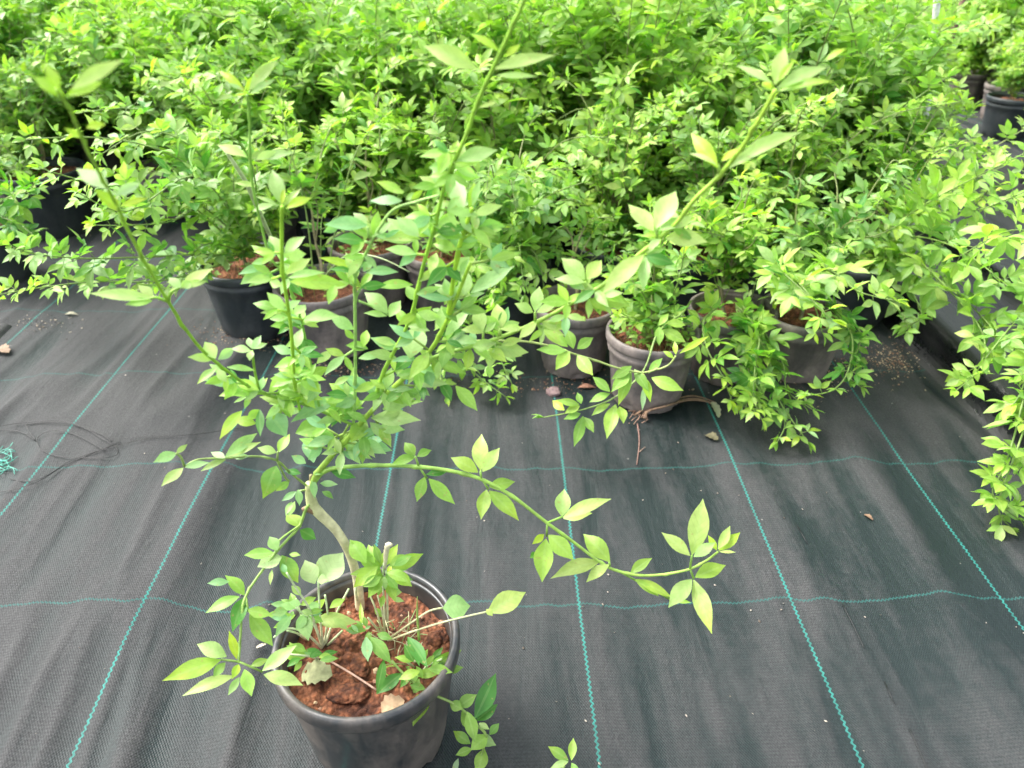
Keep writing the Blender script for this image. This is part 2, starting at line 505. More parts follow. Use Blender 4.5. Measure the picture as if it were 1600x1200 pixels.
gx = axis([(-60, -8, 6), (-8, -2.2, 0.5), (-2.2, -1.2, 0.03), (-1.2, 1.5, 0.0065), (1.5, 2.4, 0.03), (2.4, 8, 0.5), (8, 60, 6)])
gy = axis([(-20, -1, 3), (-1, 0.15, 0.1), (0.15, 1.8, 0.008), (1.8, 3.2, 0.03), (3.2, 8, 0.4), (8, 80, 6)])
XX, YY = np.meshgrid(gx, gy)
ZZ, RG, R2 = folds(XX, YY)
fade = np.clip((3.0 - np.abs(XX)) / 1.0, 0, 1) * np.clip((4 - YY) / 1.0, 0, 1)
ZZ = ZZ * fade - 0.006
def sheet_mesh(name, XX, YY, ZZ, ridge, mat):
    h, w = XX.shape
    co = np.stack([XX, YY, ZZ], -1).reshape(-1, 3)
    idx = np.arange(h * w).reshape(h, w)
    q = np.stack([idx[:-1, :-1], idx[:-1, 1:], idx[1:, 1:], idx[1:, :-1]], -1).reshape(-1, 4)
    me = bpy.data.meshes.new(name)
    me.vertices.add(len(co)); me.vertices.foreach_set('co', co.astype(np.float32).ravel())
    me.loops.add(q.size); me.loops.foreach_set('vertex_index', q.ravel().astype(np.int32))
    me.polygons.add(len(q))
    me.polygons.foreach_set('loop_start', (np.arange(len(q)) * 4).astype(np.int32))
    me.polygons.foreach_set('loop_total', np.full(len(q), 4, np.int32))
    me.update(calc_edges=True)
    a = me.attributes.new('ridge', 'FLOAT', 'POINT'); a.data.foreach_set('value', ridge.astype(np.float32).ravel())
    me.polygons.foreach_set('use_smooth', [True] * len(q))
    me.materials.append(mat)
    o = bpy.data.objects.new(name, me); SC.collection.objects.link(o)
    return o
ground = sheet_mesh('ground', XX, YY, ZZ, RG, M_CLOTH)
tag(ground, 'black woven ground cloth with stitched green grid lines', None, None, 'structure')

# raised black film along the right-hand and left-hand bed edges
def film(name, x0, prof, y0, y1, seed, label, n=160):
    ys = np.linspace(y0, y1, n)
    px = np.array([p[0] for p in prof]); pz = np.array([p[1] for p in prof])
    t = np.concatenate([[0], np.cumsum(np.hypot(np.diff(px), np.diff(pz)))])
    ts = np.linspace(0, t[-1], 110)
    X = np.interp(ts, t, px); Z = np.interp(ts, t, pz)
    k = np.ones(5) / 5
    X2 = np.convolve(np.pad(X, 2, 'edge'), k, 'valid'); Z2 = np.convolve(np.pad(Z, 2, 'edge'), k, 'valid')
    XX = x0 + np.tile(X2, (n, 1)); YY = np.tile(ys[:, None], (1, len(ts)))
    wob = (vnoise(YY * 2.2, YY * 0 + seed, seed) - .5) * 0.022
    XX = XX + wob
    ZZ = np.tile(Z2, (n, 1))
    zz = ZZ * (0.85 + 0.35 * vnoise(XX * 3, YY * 2.5, seed + 1)) + (ZZ > 0.006) * 0.006 * (vnoise(XX * 28, YY * 5, seed + 2) - .3)
    return tag(sheet_mesh(name, XX, YY, zz, vnoise(XX * 9, YY * 1.5, seed) * 0.5, M_FILM), label, 'plastic sheet')
xe = gz(1385, 514).x
film('plastic_sheet', xe, [(-0.02, -0.004), (-0.004, 0.004), (0.0, 0.012), (0.004, 0.014), (0.012, 0.010), (0.02, 0.012), (0.020, 0.072), (0.030, 0.082), (0.05, 0.074), (0.14, 0.062),
      (0.15, 0.074), (0.165, 0.076), (0.175, 0.060), (0.27, 0.052), (0.285, 0.092), (0.31, 0.100), (0.33, 0.090), (0.335, 0.040), (0.50, 0.030), (0.51, 0.06), (0.53, 0.062), (0.55, 0.02), (1.1, 0.006), (1.15, -0.004)],
     0.35, 4.2, 11, 'black plastic sheet with raised folded edges along the right side of the bed', 220)
xl = gz(60, 490).x
film('plastic_sheet', xl, [(0.012, -0.004), (0.0, 0.004), (-0.012, 0.020), (-0.03, 0.026), (-0.05, 0.018), (-0.07, 0.005), (-0.3, 0.004), (-0.8, 0.003), (-0.82, -0.004)],
     0.9, 1.52, 31, 'dark shiny plastic fold at the left edge beyond the tangled string', 90)

# ---------------------------------------------------------------- pots
def lathe(mb, prof, seg, col=(1, 1, 1), wob=0.0, notch=None, seed=0):
    b = len(mb.v)
    for i, (r, z) in enumerate(prof):
        for j in range(seg):
            th = 2 * math.pi * j / seg
            rr = r * (1 + wob * math.sin(2 * th + seed) + wob * 0.5 * math.sin(3 * th + 2 * seed))
            zz = z + r * wob * 0.8 * math.sin(2 * th + 1 + seed)
            if notch and i in notch and (j % (seg // 8)) < 2: rr -= 0.007
            mb.v.append(Vector((rr * math.cos(th), rr * math.sin(th), max(0.0, zz) if z > 0 else 0))); mb.c.append((*col, 0))
    for i in range(len(prof) - 1):
        for j in range(seg):
            j2 = (j + 1) % seg
            mb.f.append((b + i * seg + j, b + i * seg + j2, b + (i + 1) * seg + j2, b + (i + 1) * seg + j))
    mb.f.append(tuple(b + j for j in range(seg))[::-1])
    mb.f.append(tuple(b + (len(prof) - 1) * seg + j for j in range(seg)))

def pot_mesh(R, h, parent, mat, collar=True, seed=0, wob=0.008):
    rb = R * 0.76
    mb = MB()
    pr = [(rb - 0.004, 0.0), (rb, 0.002), (rb + 0.001, 0.014), (rb + 0.0035, 0.018)]
    zt = h - 0.020
    for k in range(1, 6):
        z = 0.018 + (zt - 0.022 - 0.018) * k / 5
        pr.append((rb + 0.0035 + (R - 0.007 - rb - 0.0035) * k / 5, z))
    if collar: pr += [(R - 0.0035, zt - 0.018), (R - 0.0025, zt - 0.010), (R - 0.0055, zt - 0.006)]
    pr += [(R - 0.005, zt), (R - 0.0045, zt + 0.002)]
    pr += [(R - 0.006, zt + 0.0025), (R - 0.0075, h - 0.006), (R - 0.009, h - 0.012), (R - 0.012, h - 0.05), (R * 0.8, h * 0.35), (R * 0.7, 0.01)]
    lathe(mb, pr, 64, (1, 1, 1), wob, {1, 2}, seed)
    p = mb.build('pot', mat, parent)
    rm = MB()
    rp = [(R - 0.0046, zt - 0.0015), (R, zt), (R + 0.0016, zt + 0.004), (R + 0.0018, h - 0.007), (R + 0.0006, h - 0.002), (R - 0.0022, h),
          (R - 0.0055, h - 0.001), (R - 0.0072, h - 0.005), (R - 0.0074, h - 0.012)]
    b = len(rm.v)
    lathe(rm, rp, 72, (1, 1, 1), wob, None, seed)
    rm.f = rm.f[:-2]
    rm.build('rim', mat, p)
    return p

def soil_mesh(R, z, parent, seed=0, res=26, amp=0.006):
    xs = np.linspace(-R, R, res * 2)
    mb = MB(); rings = res; seg = 48
    mb.v.append(Vector((0, 0, z + 0.004))); mb.c.append((1, 1, 1, 0))
    for i in range(1, rings + 1):
        r = R * i / rings
        for j in range(seg):
            th = 2 * math.pi * j / seg
            x, y = r * math.cos(th), r * math.sin(th)
            dz = mn.noise(Vector((x * 40 + seed, y * 40, 1.3))) * amp + mn.noise(Vector((x * 110, y * 110 + seed, 4))) * amp * 0.6
            dz += (abs(mn.noise(Vector((x * 70 + seed, y * 70, 9)))) ** 0.5 - 0.4) * amp * 0.8
            if i == rings: dz = -0.006
            mb.v.append(Vector((x, y, z + dz))); mb.c.append((1, 1, 1, 0))
    for j in range(seg): mb.f.append((0, 1 + j, 1 + (j + 1) % seg))
    for i in range(rings - 1):
        for j in range(seg):
            a = 1 + i * seg + j; b_ = 1 + i * seg + (j + 1) % seg
            mb.f.append((a, a + seg, b_ + seg, b_))
    return mb.build('soil', M_SOIL, parent)

# ---------------------------------------------------------------- bed shrubs
def gen_shrub(seed, height, nshoot, spread, lean=(0, 0), ph=0.135, size=0.044, fl=0, gap=0.034, start=0.10, nlow=15):
    rnd = random.Random(seed)
    lv, st = MB(), MB()
    z0 = ph - 0.03
    brown = (0.24, 0.20, 0.11)
    trunk = [Vector((rnd.uniform(-.01, .01), rnd.uniform(-.01, .01), z0 - 0.01))]
    for k in range(3):
        trunk.append(trunk[-1] + Vector((rnd.gauss(lean[0] * 0.02, .008), rnd.gauss(lean[1] * 0.02, .008), 0.035)))
    st.tube(trunk, [0.0045, 0.004, 0.0036, 0.003], brown, 6)
    for i in range(nshoot):
        th = 2 * math.pi * (i + rnd.uniform(-.3, .3)) / nshoot * 2.4
        b = trunk[rnd.choice((1, 2, 3))]
        up = rnd.uniform(0.55, 1.15) * height
        sp = spread * rnd.uniform(0.25, 1.1)
        d = Vector((math.cos(th), math.sin(th), 0))
        L = Vector((lean[0], lean[1], 0)) * up
        droop = rnd.uniform(-0.02, 0.10) * (sp / spread)
        pts = [b, b + d * sp * 0.22 + Vector((0, 0, up * 0.36)) + L * 0.2,
               b + d * sp * 0.55 + Vector((0, 0, up * 0.68)) + L * 0.55,
               b + d * sp * 0.85 + Vector((0, 0, up * 0.90)) + L * 0.85,
               b + d * sp * 1.15 + Vector((0, 0, up * (1.0) - droop)) + L * 1.1]
        pts = [pts[0]] + [p + Vector((rnd.gauss(0, .012), rnd.gauss(0, .012), rnd.gauss(0, .01))) for p in pts[1:]]
        shoot(lv, st, pts, 0.0022, 0.0009, size, gap, rnd, start, 1, c0=brown, sides=4, tones='pppggmmmmd')
    for i in range(4 if nlow > 10 else 0):      # long wispy shoots above the rest
        th = rnd.uniform(0, 6.28); d = Vector((math.cos(th), math.sin(th), 0)); hh = height * rnd.uniform(1.05, 1.32); sp = spread * rnd.uniform(0.8, 1.9)
        b = trunk[3]
        shoot(lv, st, [b, b + d * sp * 0.25 + Vector((0, 0, hh * .5)), b + d * sp * 0.6 + Vector((0, 0, hh * .85)), b + d * sp + Vector((rnd.gauss(0, .02), rnd.gauss(0, .02), hh * rnd.uniform(.9, 1.0)))],
              0.0020, 0.0008, size * 0.95, gap * 1.5, rnd, 0.45, 1, c0=brown, sides=4, tones='ppggm')
    for i in range(nlow):
        th = rnd.uniform(0, 6.28); d = Vector((math.cos(th), math.sin(th), 0))
        b = trunk[rnd.choice((0, 1, 1, 2))]; rr_ = rnd.uniform(0.06, 0.15); zz = rnd.uniform(0.03, 0.17)
        shoot(lv, st, [b, b + d * rr_ * 0.5 + Vector((0, 0, zz * 0.8)), b + d * rr_ + Vector((0, 0, zz))], 0.0014, 0.0007, size * 0.92, gap * 0.8, rnd, 0.2, 1, c0=(0.18, 0.26, 0.07), sides=4, tones='pgmmmmdd')
    return lv, st, z0

VAR = []
def variant(seed, height, nshoot, spread, mat, R=0.088, ph=0.15, **kw):
    root = empty('potted_shrub', (0, 0, 0))
    pot_mesh(R, ph, root, mat, True, seed)
    soil_mesh(R - 0.008, ph - 0.026, root, seed, 8, 0.004)
    lv, st, z0 = gen_shrub(seed, height, nshoot, spread, ph=ph, **kw)
    s = st.build('stems', M_STEM, root)
    lv.build('foliage', M_LEAF, root)
    return root

def copy_tree(o, parent=None):
    c = o.copy(); SC.collection.objects.link(c)
    if parent is not None: c.parent = parent
    for ch in o.children: copy_tree(ch, c)
    return c

# beds: world positions
bed_l, bed_r = gz(318, 520).x, gz(1352, 500).x
protos = [variant(100 + i, RND.uniform(0.36, 0.46), RND.choice((20, 22, 24)), RND.uniform(0.18, 0.25), M_POTD if i % 3 else M_POTG) for i in range(9)]
short = [variant(200 + i, RND.uniform(0.20, 0.27), 11, 0.12, M_POTG if i % 2 else M_POTD) for i in range(3)]
used = set()
def place(pr, x, y, rot, sc, label, group):
    if pr.name not in used: used.add(pr.name); o = pr
    else: o = copy_tree(pr)
    o.location = (x, y, 0); o.rotation_euler = (0, 0, rot); o.scale = (sc, sc, sc)
    tag(o, label, 'potted plant', group)
    return o

prow = random.Random(21)
GRP = 'potted shrubs packed in the beds'
stepx = (bed_r - bed_l - 0.16) / 6.4
y0 = 1.86; r = 0
while y0 < 4.6:
    lo = (0 if r == 0 else -1) if y0 < 2.2 else (-2 if y0 < 2.9 else -3)
    hi = 8 if y0 < 2.25 else 9
    for k in range(lo, hi):
        x = bed_l + 0.08 + stepx * (k + (0.3 if r % 2 else 0.0)) + prow.uniform(-.03, .03)
        yy = y0 + prow.uniform(-.04, .04)
        sc = prow.uniform(0.9, 1.1)
        pr = protos[prow.randrange(9)] if r > 0 or k > 3 else short[prow.randrange(3)]
        third = ('left', 'middle', 'right')[max(0, min(2, int(k * 3 / 7)))]
        if r < 2: lab = 'bushy green potted shrub just behind the front pots, %s part of the middle bed' % third
        elif r < 7: lab = 'leafy potted shrub in the carpet of foliage halfway up the %s of the bed' % third
        else: lab = 'distant pale green potted shrub among the far rows at the %s of the bed' % third
        place(pr, x, yy, prow.uniform(0, 6.28), sc, lab, GRP)
    y0 += 0.215 if r < 5 else 0.26
    r += 1
xlb = gz(70, 345).x
y0 = gz(70, 345).y + 0.02; r = 0
while y0 < 4.6:
    for k in range(-1 if y0 > 2.9 else 0, 4):
        x = xlb - 0.03 - 0.23 * k + prow.uniform(-.03, .03)
        if abs(x) > 0.76 * y0 + 0.30: continue
        lab = 'green shrub of the left bed, %s' % ('beside the dark path' if k < 2 else 'farther from the path near the photo edge')
        place(protos[prow.randrange(9)], x, y0 + prow.uniform(-.04, .04), prow.uniform(0, 6.28), prow.uniform(.9, 1.1), lab, GRP)
    y0 += 0.25; r += 1
xrb = gz(1560, 195).x
y0 = 2.2; r = 0
while y0 < 4.6:
    for k in range(4):
        x = xrb + 0.06 + 0.23 * k + prow.uniform(-.03, .03)
        if abs(x) > 0.76 * y0 + 0.25: continue
        lab = 'green potted shrub in a black pot in the right-hand bed past the plastic sheet'
        place(protos[prow.randrange(9)], x, y0 + prow.uniform(-.04, .04), prow.uniform(0, 6.28), prow.uniform(.9, 1.05), lab, GRP)
    y0 += 0.26; r += 1

# ---------------------------------------------------------------- custom front-row shrubs with traced arching shoots
def P3(t):          # (px, py, Y) -> world
    return at(t[0], t[1], t[2])

def local_build(mb, name, mat, root, parent=None):
    o = mb.build(name, mat, parent or root, local=Vector(root.location))
    return o

def front_pot(px, py, R, ph, mat, label, seed, height=0.2, nsh=6, spread=0.1, lean=(0, 0.3), traced=(), size=0.033, weeds=0, soil=0.024, group='front row of potted shrubs', wob=0.008, collar=True, start=0.35, tones='ppmmmmgd', nlow=5):
    c = gz(px, py, ph)
    root = empty('potted_shrub', (c.x, c.y, 0))
    pot_mesh(R, ph, root, mat, collar, seed, wob)
    soil_mesh(R - 0.008, ph - soil, root, seed, 16, 0.006)
    rnd = random.Random(seed)
    lv, st, _ = gen_shrub(seed, height, nsh, spread, lean, ph - soil + 0.026, size * 0.95, start=start, nlow=nlow)
    st.build('stems', M_STEM, root); lv.build('foliage', M_LEAF, root)
    for tr in traced:
        l2, s2 = MB(), MB()
        opt = tr[0] if isinstance(tr[0], dict) else {}
        pts = [P3(q) for q in (tr[1:] if opt else tr)]
        shoot(l2, s2, pts, opt.get('r0', 0.0022), opt.get('r1', 0.001), opt.get('size', size), opt.get('gap', 0.034), rnd,
              opt.get('start', 0.1), 0, opt.get('tones', tones), opt.get('tipy', True))
        b = local_build(s2, 'branch', M_STEM, root)
        local_build(l2, 'leaves', M_LEAF, root, b)
    if weeds:
        w = MB()
        for k in range(weeds):
            th, rr = rnd.uniform(0, 6.28), (R - 0.015) * math.sqrt(rnd.random())
            b = Vector((rr * math.cos(th), rr * math.sin(th), ph - soil - 0.002))
            h_ = rnd.uniform(0.02, 0.07)
            tpt = b + Vector((rnd.gauss(0, .012), rnd.gauss(0, .012), h_))
            w.tube([b, tpt], [0.0007, 0.0005], (0.30, 0.34, 0.12), 3, smooth=False)
            for q in range(rnd.choice((2, 3, 4))):
                a = rnd.uniform(0, 6.28)
                bb = b.lerp(tpt, rnd.uniform(0.5, 1))
                leaf(w, bb, bb + Vector((math.cos(a), math.sin(a), rnd.uniform(0, .5))) * rnd.uniform(0.009, 0.017), Vector((0, 0, 1)), 0.7,
                     tone(rnd.choice('ggpm'), rnd), 0.05, 0.15, rnd, 1)
        w.build('weeds', M_LEAF, root)['kind'] = 'stuff'
    tag(root, label, 'potted plant', group)
    return root

# front row of the middle bed, left to right
front_pot(384, 406, 0.102, 0.17, M_POTD, 'big dark corner pot of the middle bed, pale shoots reaching left over the path', 301, 0.22, 9, 0.14, (0.1, 0.5), [
    ({'size': 0.036}, (372, 400, 1.50), (300, 398, 1.38), (220, 402, 1.28), (130, 404, 1.20), (50, 396, 1.12), (15, 384, 1.08)),
    ({'size': 0.034}, (372, 404, 1.48), (310, 425, 1.38), (240, 440, 1.30), (150, 440, 1.24), (60, 450, 1.17), (-10, 462, 1.12)),
    ({'size': 0.036}, (378, 396, 1.52), (310, 330, 1.45), (230, 300, 1.38), (140, 285, 1.30), (60, 262, 1.22)),
    ({'size': 0.036}, (382, 396, 1.52), (330, 290, 1.50), (250, 235, 1.45), (150, 215, 1.40), (40, 218, 1.33)),
    ({'size': 0.036}, (385, 396, 1.52), (350, 310, 1.45), (270, 345, 1.38), (200, 352, 1.33), (150, 352, 1.30)),
    ({'size': 0.034}, (390, 396, 1.52), (330, 400, 1.42), (260, 425, 1.36), (215, 455, 1.32)),
    ({'size': 0.034}, (395, 396, 1.50), (360, 330, 1.44), (300, 275, 1.36), (200, 330, 1.25), (120, 300, 1.18)),
    ({'size': 0.036}, (385, 396, 1.55), (350, 300, 1.56), (300, 230, 1.52), (230, 205, 1.48), (160, 240, 1.42)),
    ({'size': 0.036}, (385, 396, 1.55), (360, 280, 1.58), (300, 250, 1.52), (240, 270, 1.45), (180, 275, 1.40)),
    ({'size': 0.036}, (380, 396, 1.55), (330, 300, 1.55), (240, 180, 1.55), (130, 175, 1.50)),
    ({'size': 0.036}, (385, 396, 1.50), (350, 350, 1.46), (290, 310, 1.40), (220, 320, 1.34), (170, 330, 1.30)),
    ({'size': 0.036}, (385, 396, 1.55), (400, 300, 1.52), (380, 230, 1.50), (330, 200, 1.45)),
    ({'size': 0.032, 'tones': 'mmgd'}, (385, 396, 1.50), (330, 380, 1.42), (300, 400, 1.38), (320, 430, 1.36)),
], weeds=40)
front_pot(503, 440, 0.100, 0.16, M_POTG, 'grey pot with bare reddish soil and thin grassy weeds, beside the big dark corner pot', 302, 0.26, 3, 0.07, (-0.1, 0.6), [
    ({'size': 0.034, 'start': .45}, (490, 438, 1.44), (478, 330, 1.47), (455, 240, 1.52), (440, 170, 1.56)),
    ({'size': 0.034, 'start': .45}, (510, 438, 1.44), (530, 330, 1.50), (560, 230, 1.55), (615, 165, 1.60)),
], nlow=1, weeds=30)
front_pot(577, 376, 0.096, 0.16, M_POTG, 'pot with brown soil seen through the leaves, second row left of centre', 303, 0.30, 5, 0.10, (0, 0.5), nlow=1, weeds=26)
front_pot(692, 388, 0.092, 0.16, M_POTG, 'half empty dark grey pot with shaded soil behind the tall thick stems', 304, 0.30, 5, 0.08, (0.1, 0.6), nlow=1, weeds=12)
front_pot(800, 405, 0.088, 0.15, M_POTD, 'low bushy dark green shrub filling the gap left of the brown soil pots', 305, 0.20, 18, 0.15, (0, -0.35), [
    ({'size': 0.032}, (790, 400, 1.50), (740, 420, 1.42), (700, 500, 1.34), (730, 570, 1.24), (790, 620, 1.18)),
    ({'size': 0.032}, (800, 400, 1.50), (790, 440, 1.40), (770, 520, 1.30), (800, 600, 1.20)),
    ({'size': 0.032}, (795, 400, 1.50), (760, 460, 1.40), (690, 560, 1.28), (700, 620, 1.20)),
    ({'size': 0.036}, (800, 400, 1.50), (810, 380, 1.42), (815, 420, 1.36), (820, 460, 1.32)),
    ({'size': 0.036}, (800, 400, 1.50), (790, 385, 1.42), (780, 420, 1.36), (770, 465, 1.32)),
    ({'size': 0.036}, (800, 400, 1.50), (830, 390, 1.44), (845, 420, 1.40), (850, 450, 1.38)),
    ({'size': 0.036}, (800, 400, 1.50), (770, 390, 1.44), (745, 400, 1.40), (735, 440, 1.36)),
], nlow=30, start=0.1, tones='mmmmmggd')
front_pot(900, 470, 0.085, 0.15, M_POTG, 'grey brown pot with red soil and a ribbed collar, middle of the front row', 306, 0.15, 5, 0.09, (0, 0.5), nlow=1, weeds=14)
front_pot(1021, 514, 0.088, 0.152, M_POTG, 'brownish grey pot with a cracked double rim and pale seedlings, nearest in the front row', 307, 0.17, 7, 0.08, (0, 0.5), [
    ({'size': 0.036, 'start': 2}, (1080, 470, 1.22), (1065, 490, 1.16), (1028, 520, 1.10), (1006, 578, 1.05), (962, 620, 1.03), (911, 640, 1.02), (850, 652, 1.01)),
    ({'size': 0.034}, (1030, 505, 1.24), (1060, 440, 1.20), (1070, 380, 1.20)),
], weeds=70, start=0.2, tones='ppgggm')
front_pot(1146, 480, 0.087, 0.15, M_POTG, 'grey pot right of the cracked one, its leafy shoots drooping onto the cloth', 308, 0.17, 12, 0.12, (0, 0.3), [
    ({'size': 0.036}, (1150, 475, 1.28), (1185, 520, 1.18), (1180, 570, 1.12), (1178, 620, 1.08), (1190, 655, 1.05)),
    ({'size': 0.034}, (1130, 475, 1.28), (1100, 500, 1.18), (1105, 545, 1.13), (1130, 590, 1.10), (1145, 630, 1.09)),
    ({'size': 0.036}, (1160, 475, 1.28), (1200, 560, 1.15), (1215, 620, 1.09), (1240, 660, 1.055), (1262, 690, 1.03)),
    ({'size': 0.034}, (1165, 478, 1.28), (1220, 560, 1.17), (1230, 610, 1.12), (1270, 640, 1.08)),
    ({'size': 0.032}, (1150, 475, 1.28), (1190, 555, 1.16), (1180, 600, 1.11), (1225, 655, 1.06), (1215, 690, 1.035)),
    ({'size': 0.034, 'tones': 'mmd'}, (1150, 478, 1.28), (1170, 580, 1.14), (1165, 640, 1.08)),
], start=0.15, tones='gmmmmd')
front_pot(1258, 482, 0.087, 0.15, M_POTG, 'shaded grey pot near the right corner, pale leafy shoots spilling forward above it', 309, 0.20, 14, 0.13, (0.1, 0.0), [
    ({'size': 0.040, 'tones': 'ppgg'}, (1255, 470, 1.28), (1215, 420, 1.20), (1250, 450, 1.12), (1300, 500, 1.06)),
    ({'size': 0.040, 'tones': 'ppgg'}, (1262, 470, 1.28), (1290, 420, 1.20), (1340, 455, 1.14), (1400, 470, 1.10)),
    ({'size': 0.038}, (1262, 470, 1.28), (1245, 440, 1.18), (1270, 470, 1.12), (1285, 520, 1.08)),
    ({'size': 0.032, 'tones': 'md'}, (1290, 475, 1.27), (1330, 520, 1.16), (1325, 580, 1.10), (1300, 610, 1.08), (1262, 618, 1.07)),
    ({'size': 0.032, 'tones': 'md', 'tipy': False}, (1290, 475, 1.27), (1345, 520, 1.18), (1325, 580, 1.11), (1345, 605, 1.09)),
], start=0.1)
front_pot(1352, 404, 0.090, 0.15, M_POTD, 'pot at the right corner of the bed with pale yellow seedlings, long shoots arching right', 310, 0.28, 12, 0.15, (0.4, 0.0), [
    ({'size': 0.043, 'gap': 0.042, 'tones': 'pggmm', 'tipy': False}, (1350, 395, 1.56), (1420, 400, 1.40), (1480, 450, 1.25), (1535, 520, 1.12), (1530, 575, 1.05), (1494, 610, 1.0)),
    ({'size': 0.043, 'gap': 0.042, 'tones': 'pggmm', 'tipy': False}, (1350, 395, 1.56), (1430, 330, 1.45), (1520, 330, 1.33), (1600, 300, 1.22)),
    ({'size': 0.043, 'gap': 0.042, 'tones': 'pggmm', 'tipy': False}, (1350, 395, 1.56), (1400, 350, 1.45), (1480, 300, 1.35), (1600, 240, 1.25)),
    ({'size': 0.043, 'gap': 0.042, 'tones': 'pggmm', 'tipy': False}, (1350, 395, 1.56), (1420, 370, 1.42), (1500, 390, 1.28), (1590, 460, 1.12)),
    ({'size': 0.043, 'gap': 0.042, 'tones': 'pggmm', 'tipy': False}, (1350, 395, 1.56), (1400, 420, 1.42), (1440, 490, 1.26), (1410, 510, 1.22)),
    ({'size': 0.043, 'gap': 0.042, 'tones': 'pggmm', 'tipy': False}, (1350, 395, 1.56), (1340, 260, 1.60), (1400, 180, 1.62), (1480, 120, 1.62)),
    ({'size': 0.043, 'gap': 0.042, 'tones': 'pggmm', 'tipy': False}, (1350, 395, 1.56), (1440, 420, 1.36), (1520, 480, 1.2), (1590, 560, 1.06)),
], weeds=50)
front_pot(955, 378, 0.088, 0.15, M_POTD, 'leafy shrub directly behind the red soil pot, middle of the bed', 311, 0.26, 15, 0.15, (0, 0.1), nlow=16)
front_pot(1085, 385, 0.088, 0.15, M_POTD, 'leafy shrub directly behind the cracked pot of seedlings', 312, 0.26, 15, 0.15, (0, 0.1), nlow=16)
front_pot(1225, 395, 0.088, 0.15, M_POTD, 'leafy shrub in the second row between the two right-hand pots', 313, 0.26, 15, 0.15, (0, 0.1), nlow=16)
# pots of the left bed beside the path, and plants just outside the right edge
LB = 'pots at the corner of the left bed'
front_pot(4, 292, 0.088, 0.15, M_POTG, 'pale grey pot cut by the left photo edge with a dry soil top', 321, 0.16, 6, 0.12, (-.2, .3), weeds=10, group=LB)
front_pot(60, 262, 0.12, 0.20, M_POTD, 'large dark green pot beside the left path, standing behind the pale grey one', 322, 0.24, 12, 0.15, (0, .2), group=LB)
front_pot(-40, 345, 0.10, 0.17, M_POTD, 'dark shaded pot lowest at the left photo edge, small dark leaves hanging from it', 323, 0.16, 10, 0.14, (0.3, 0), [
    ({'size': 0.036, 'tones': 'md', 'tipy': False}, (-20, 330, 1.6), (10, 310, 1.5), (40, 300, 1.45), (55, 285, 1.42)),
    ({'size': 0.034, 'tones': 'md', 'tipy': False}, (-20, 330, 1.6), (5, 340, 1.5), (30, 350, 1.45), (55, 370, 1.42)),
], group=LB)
front_pot(1700, 470, 0.10, 0.16, M_POTD, 'shrub off the right edge, its drooping shoots hanging in over the plastic fold', 331, 0.22, 12, 0.15, (-.3, 0), [
    ({'size': 0.042, 'gap': 0.042, 'tones': 'pggmm', 'tipy': False}, (1690, 460, 1.3), (1650, 520, 1.05), (1605, 610, 0.95), (1585, 680, 0.90), (1570, 729, 0.87), (1551, 774, 0.85), (1590, 810, 0.83)),
    ({'size': 0.042, 'gap': 0.042, 'tones': 'pggmm', 'tipy': False}, (1690, 460, 1.3), (1640, 560, 1.0), (1590, 700, 0.88), (1560, 790, 0.84), (1580, 825, 0.83)),
    ({'size': 0.042, 'gap': 0.042, 'tones': 'pggmm', 'tipy': False}, (1690, 460, 1.3), (1640, 480, 1.1), (1590, 500, 1.05), (1540, 560, 1.0)),
    ({'size': 0.042, 'gap': 0.042, 'tones': 'pggmm', 'tipy': False}, (1690, 460, 1.3), (1640, 380, 1.2), (1580, 360, 1.15), (1500, 400, 1.1)),
    ({'size': 0.042, 'gap': 0.042, 'tones': 'pggmm', 'tipy': False}, (1690, 460, 1.3), (1640, 450, 1.1), (1600, 600, 0.96), (1575, 640, 0.94)),
], group='shrubs of the right bed')
front_pot(1585, 150, 0.10, 0.17, M_POTD, 'black pot near the top right corner beyond the plastic sheet', 332, 0.26, 12, 0.16, (0, 0), group='shrubs of the right bed')
front_pot(1660, 215, 0.10, 0.17, M_POTD, 'shrub at the right photo edge leaning toward the middle bed', 333, 0.26, 12, 0.2, (-.5, 0), group='shrubs of the right bed')

# ---------------------------------------------------------------- the foreground potted shrub (traced)
fc = gz(573, 994, 0.17)
FR, FH, FS = 0.098, 0.17, 0.140
root = empty('potted_shrub', (fc.x, fc.y, 0))
tag(root, 'large nearest shrub in a round dark pot with tall bright green stems and red soil', 'potted plant')
pot_mesh(FR, FH, root, M_POT, False, 5, 0.006)
soil_mesh(FR - 0.0095, FS, root, 5, 56, 0.0085)

rl = random.Random(99)
def nearestY(px, py, path):
    best = (1e9, 0.5)
    for (x0, y0_, a), (x1, y1, b) in zip(path[:-1], path[1:]):
        dx, dy = x1 - x0, y1 - y0_
        t = max(0, min(1, ((px - x0) * dx + (py - y0_) * dy) / max(1e-6, dx * dx + dy * dy)))
        d = (x0 + dx * t - px) ** 2 + (y0_ + dy * t - py) ** 2
        if d < best[0]: best = (d, a + (b - a) * t)
    return best[1]

YEL = (0.36, 0.50, 0.03)
def traced_leaves(mb, path, items, rnd=rl, dy=0.0, st=None):
    for it in items:
        bx, by, tx, ty, w, tn = it[:6]
        Y = nearestY(bx, by, path) + dy + rnd.uniform(-.006, .006)
        B = at(bx, by, Y)
        rt = ray(tx, ty)
        n = (-rt * 0.75 + Vector((0, 0, 0.45)) + Vector((rnd.gauss(0, .16), rnd.gauss(0, .16), rnd.gauss(0, .12)))).normalized()
        den = rt.dot(n)
        T = CO + rt * ((B - CO).dot(n) / den)
        tc = None
        if tn.isupper(): tn = tn.lower(); tc = YEL
        leaf(mb, B, T, n, w, tone(tn, rnd), rnd.uniform(0.02, 0.10), rnd.uniform(0.08, 0.30), rnd, 0, None, tc)

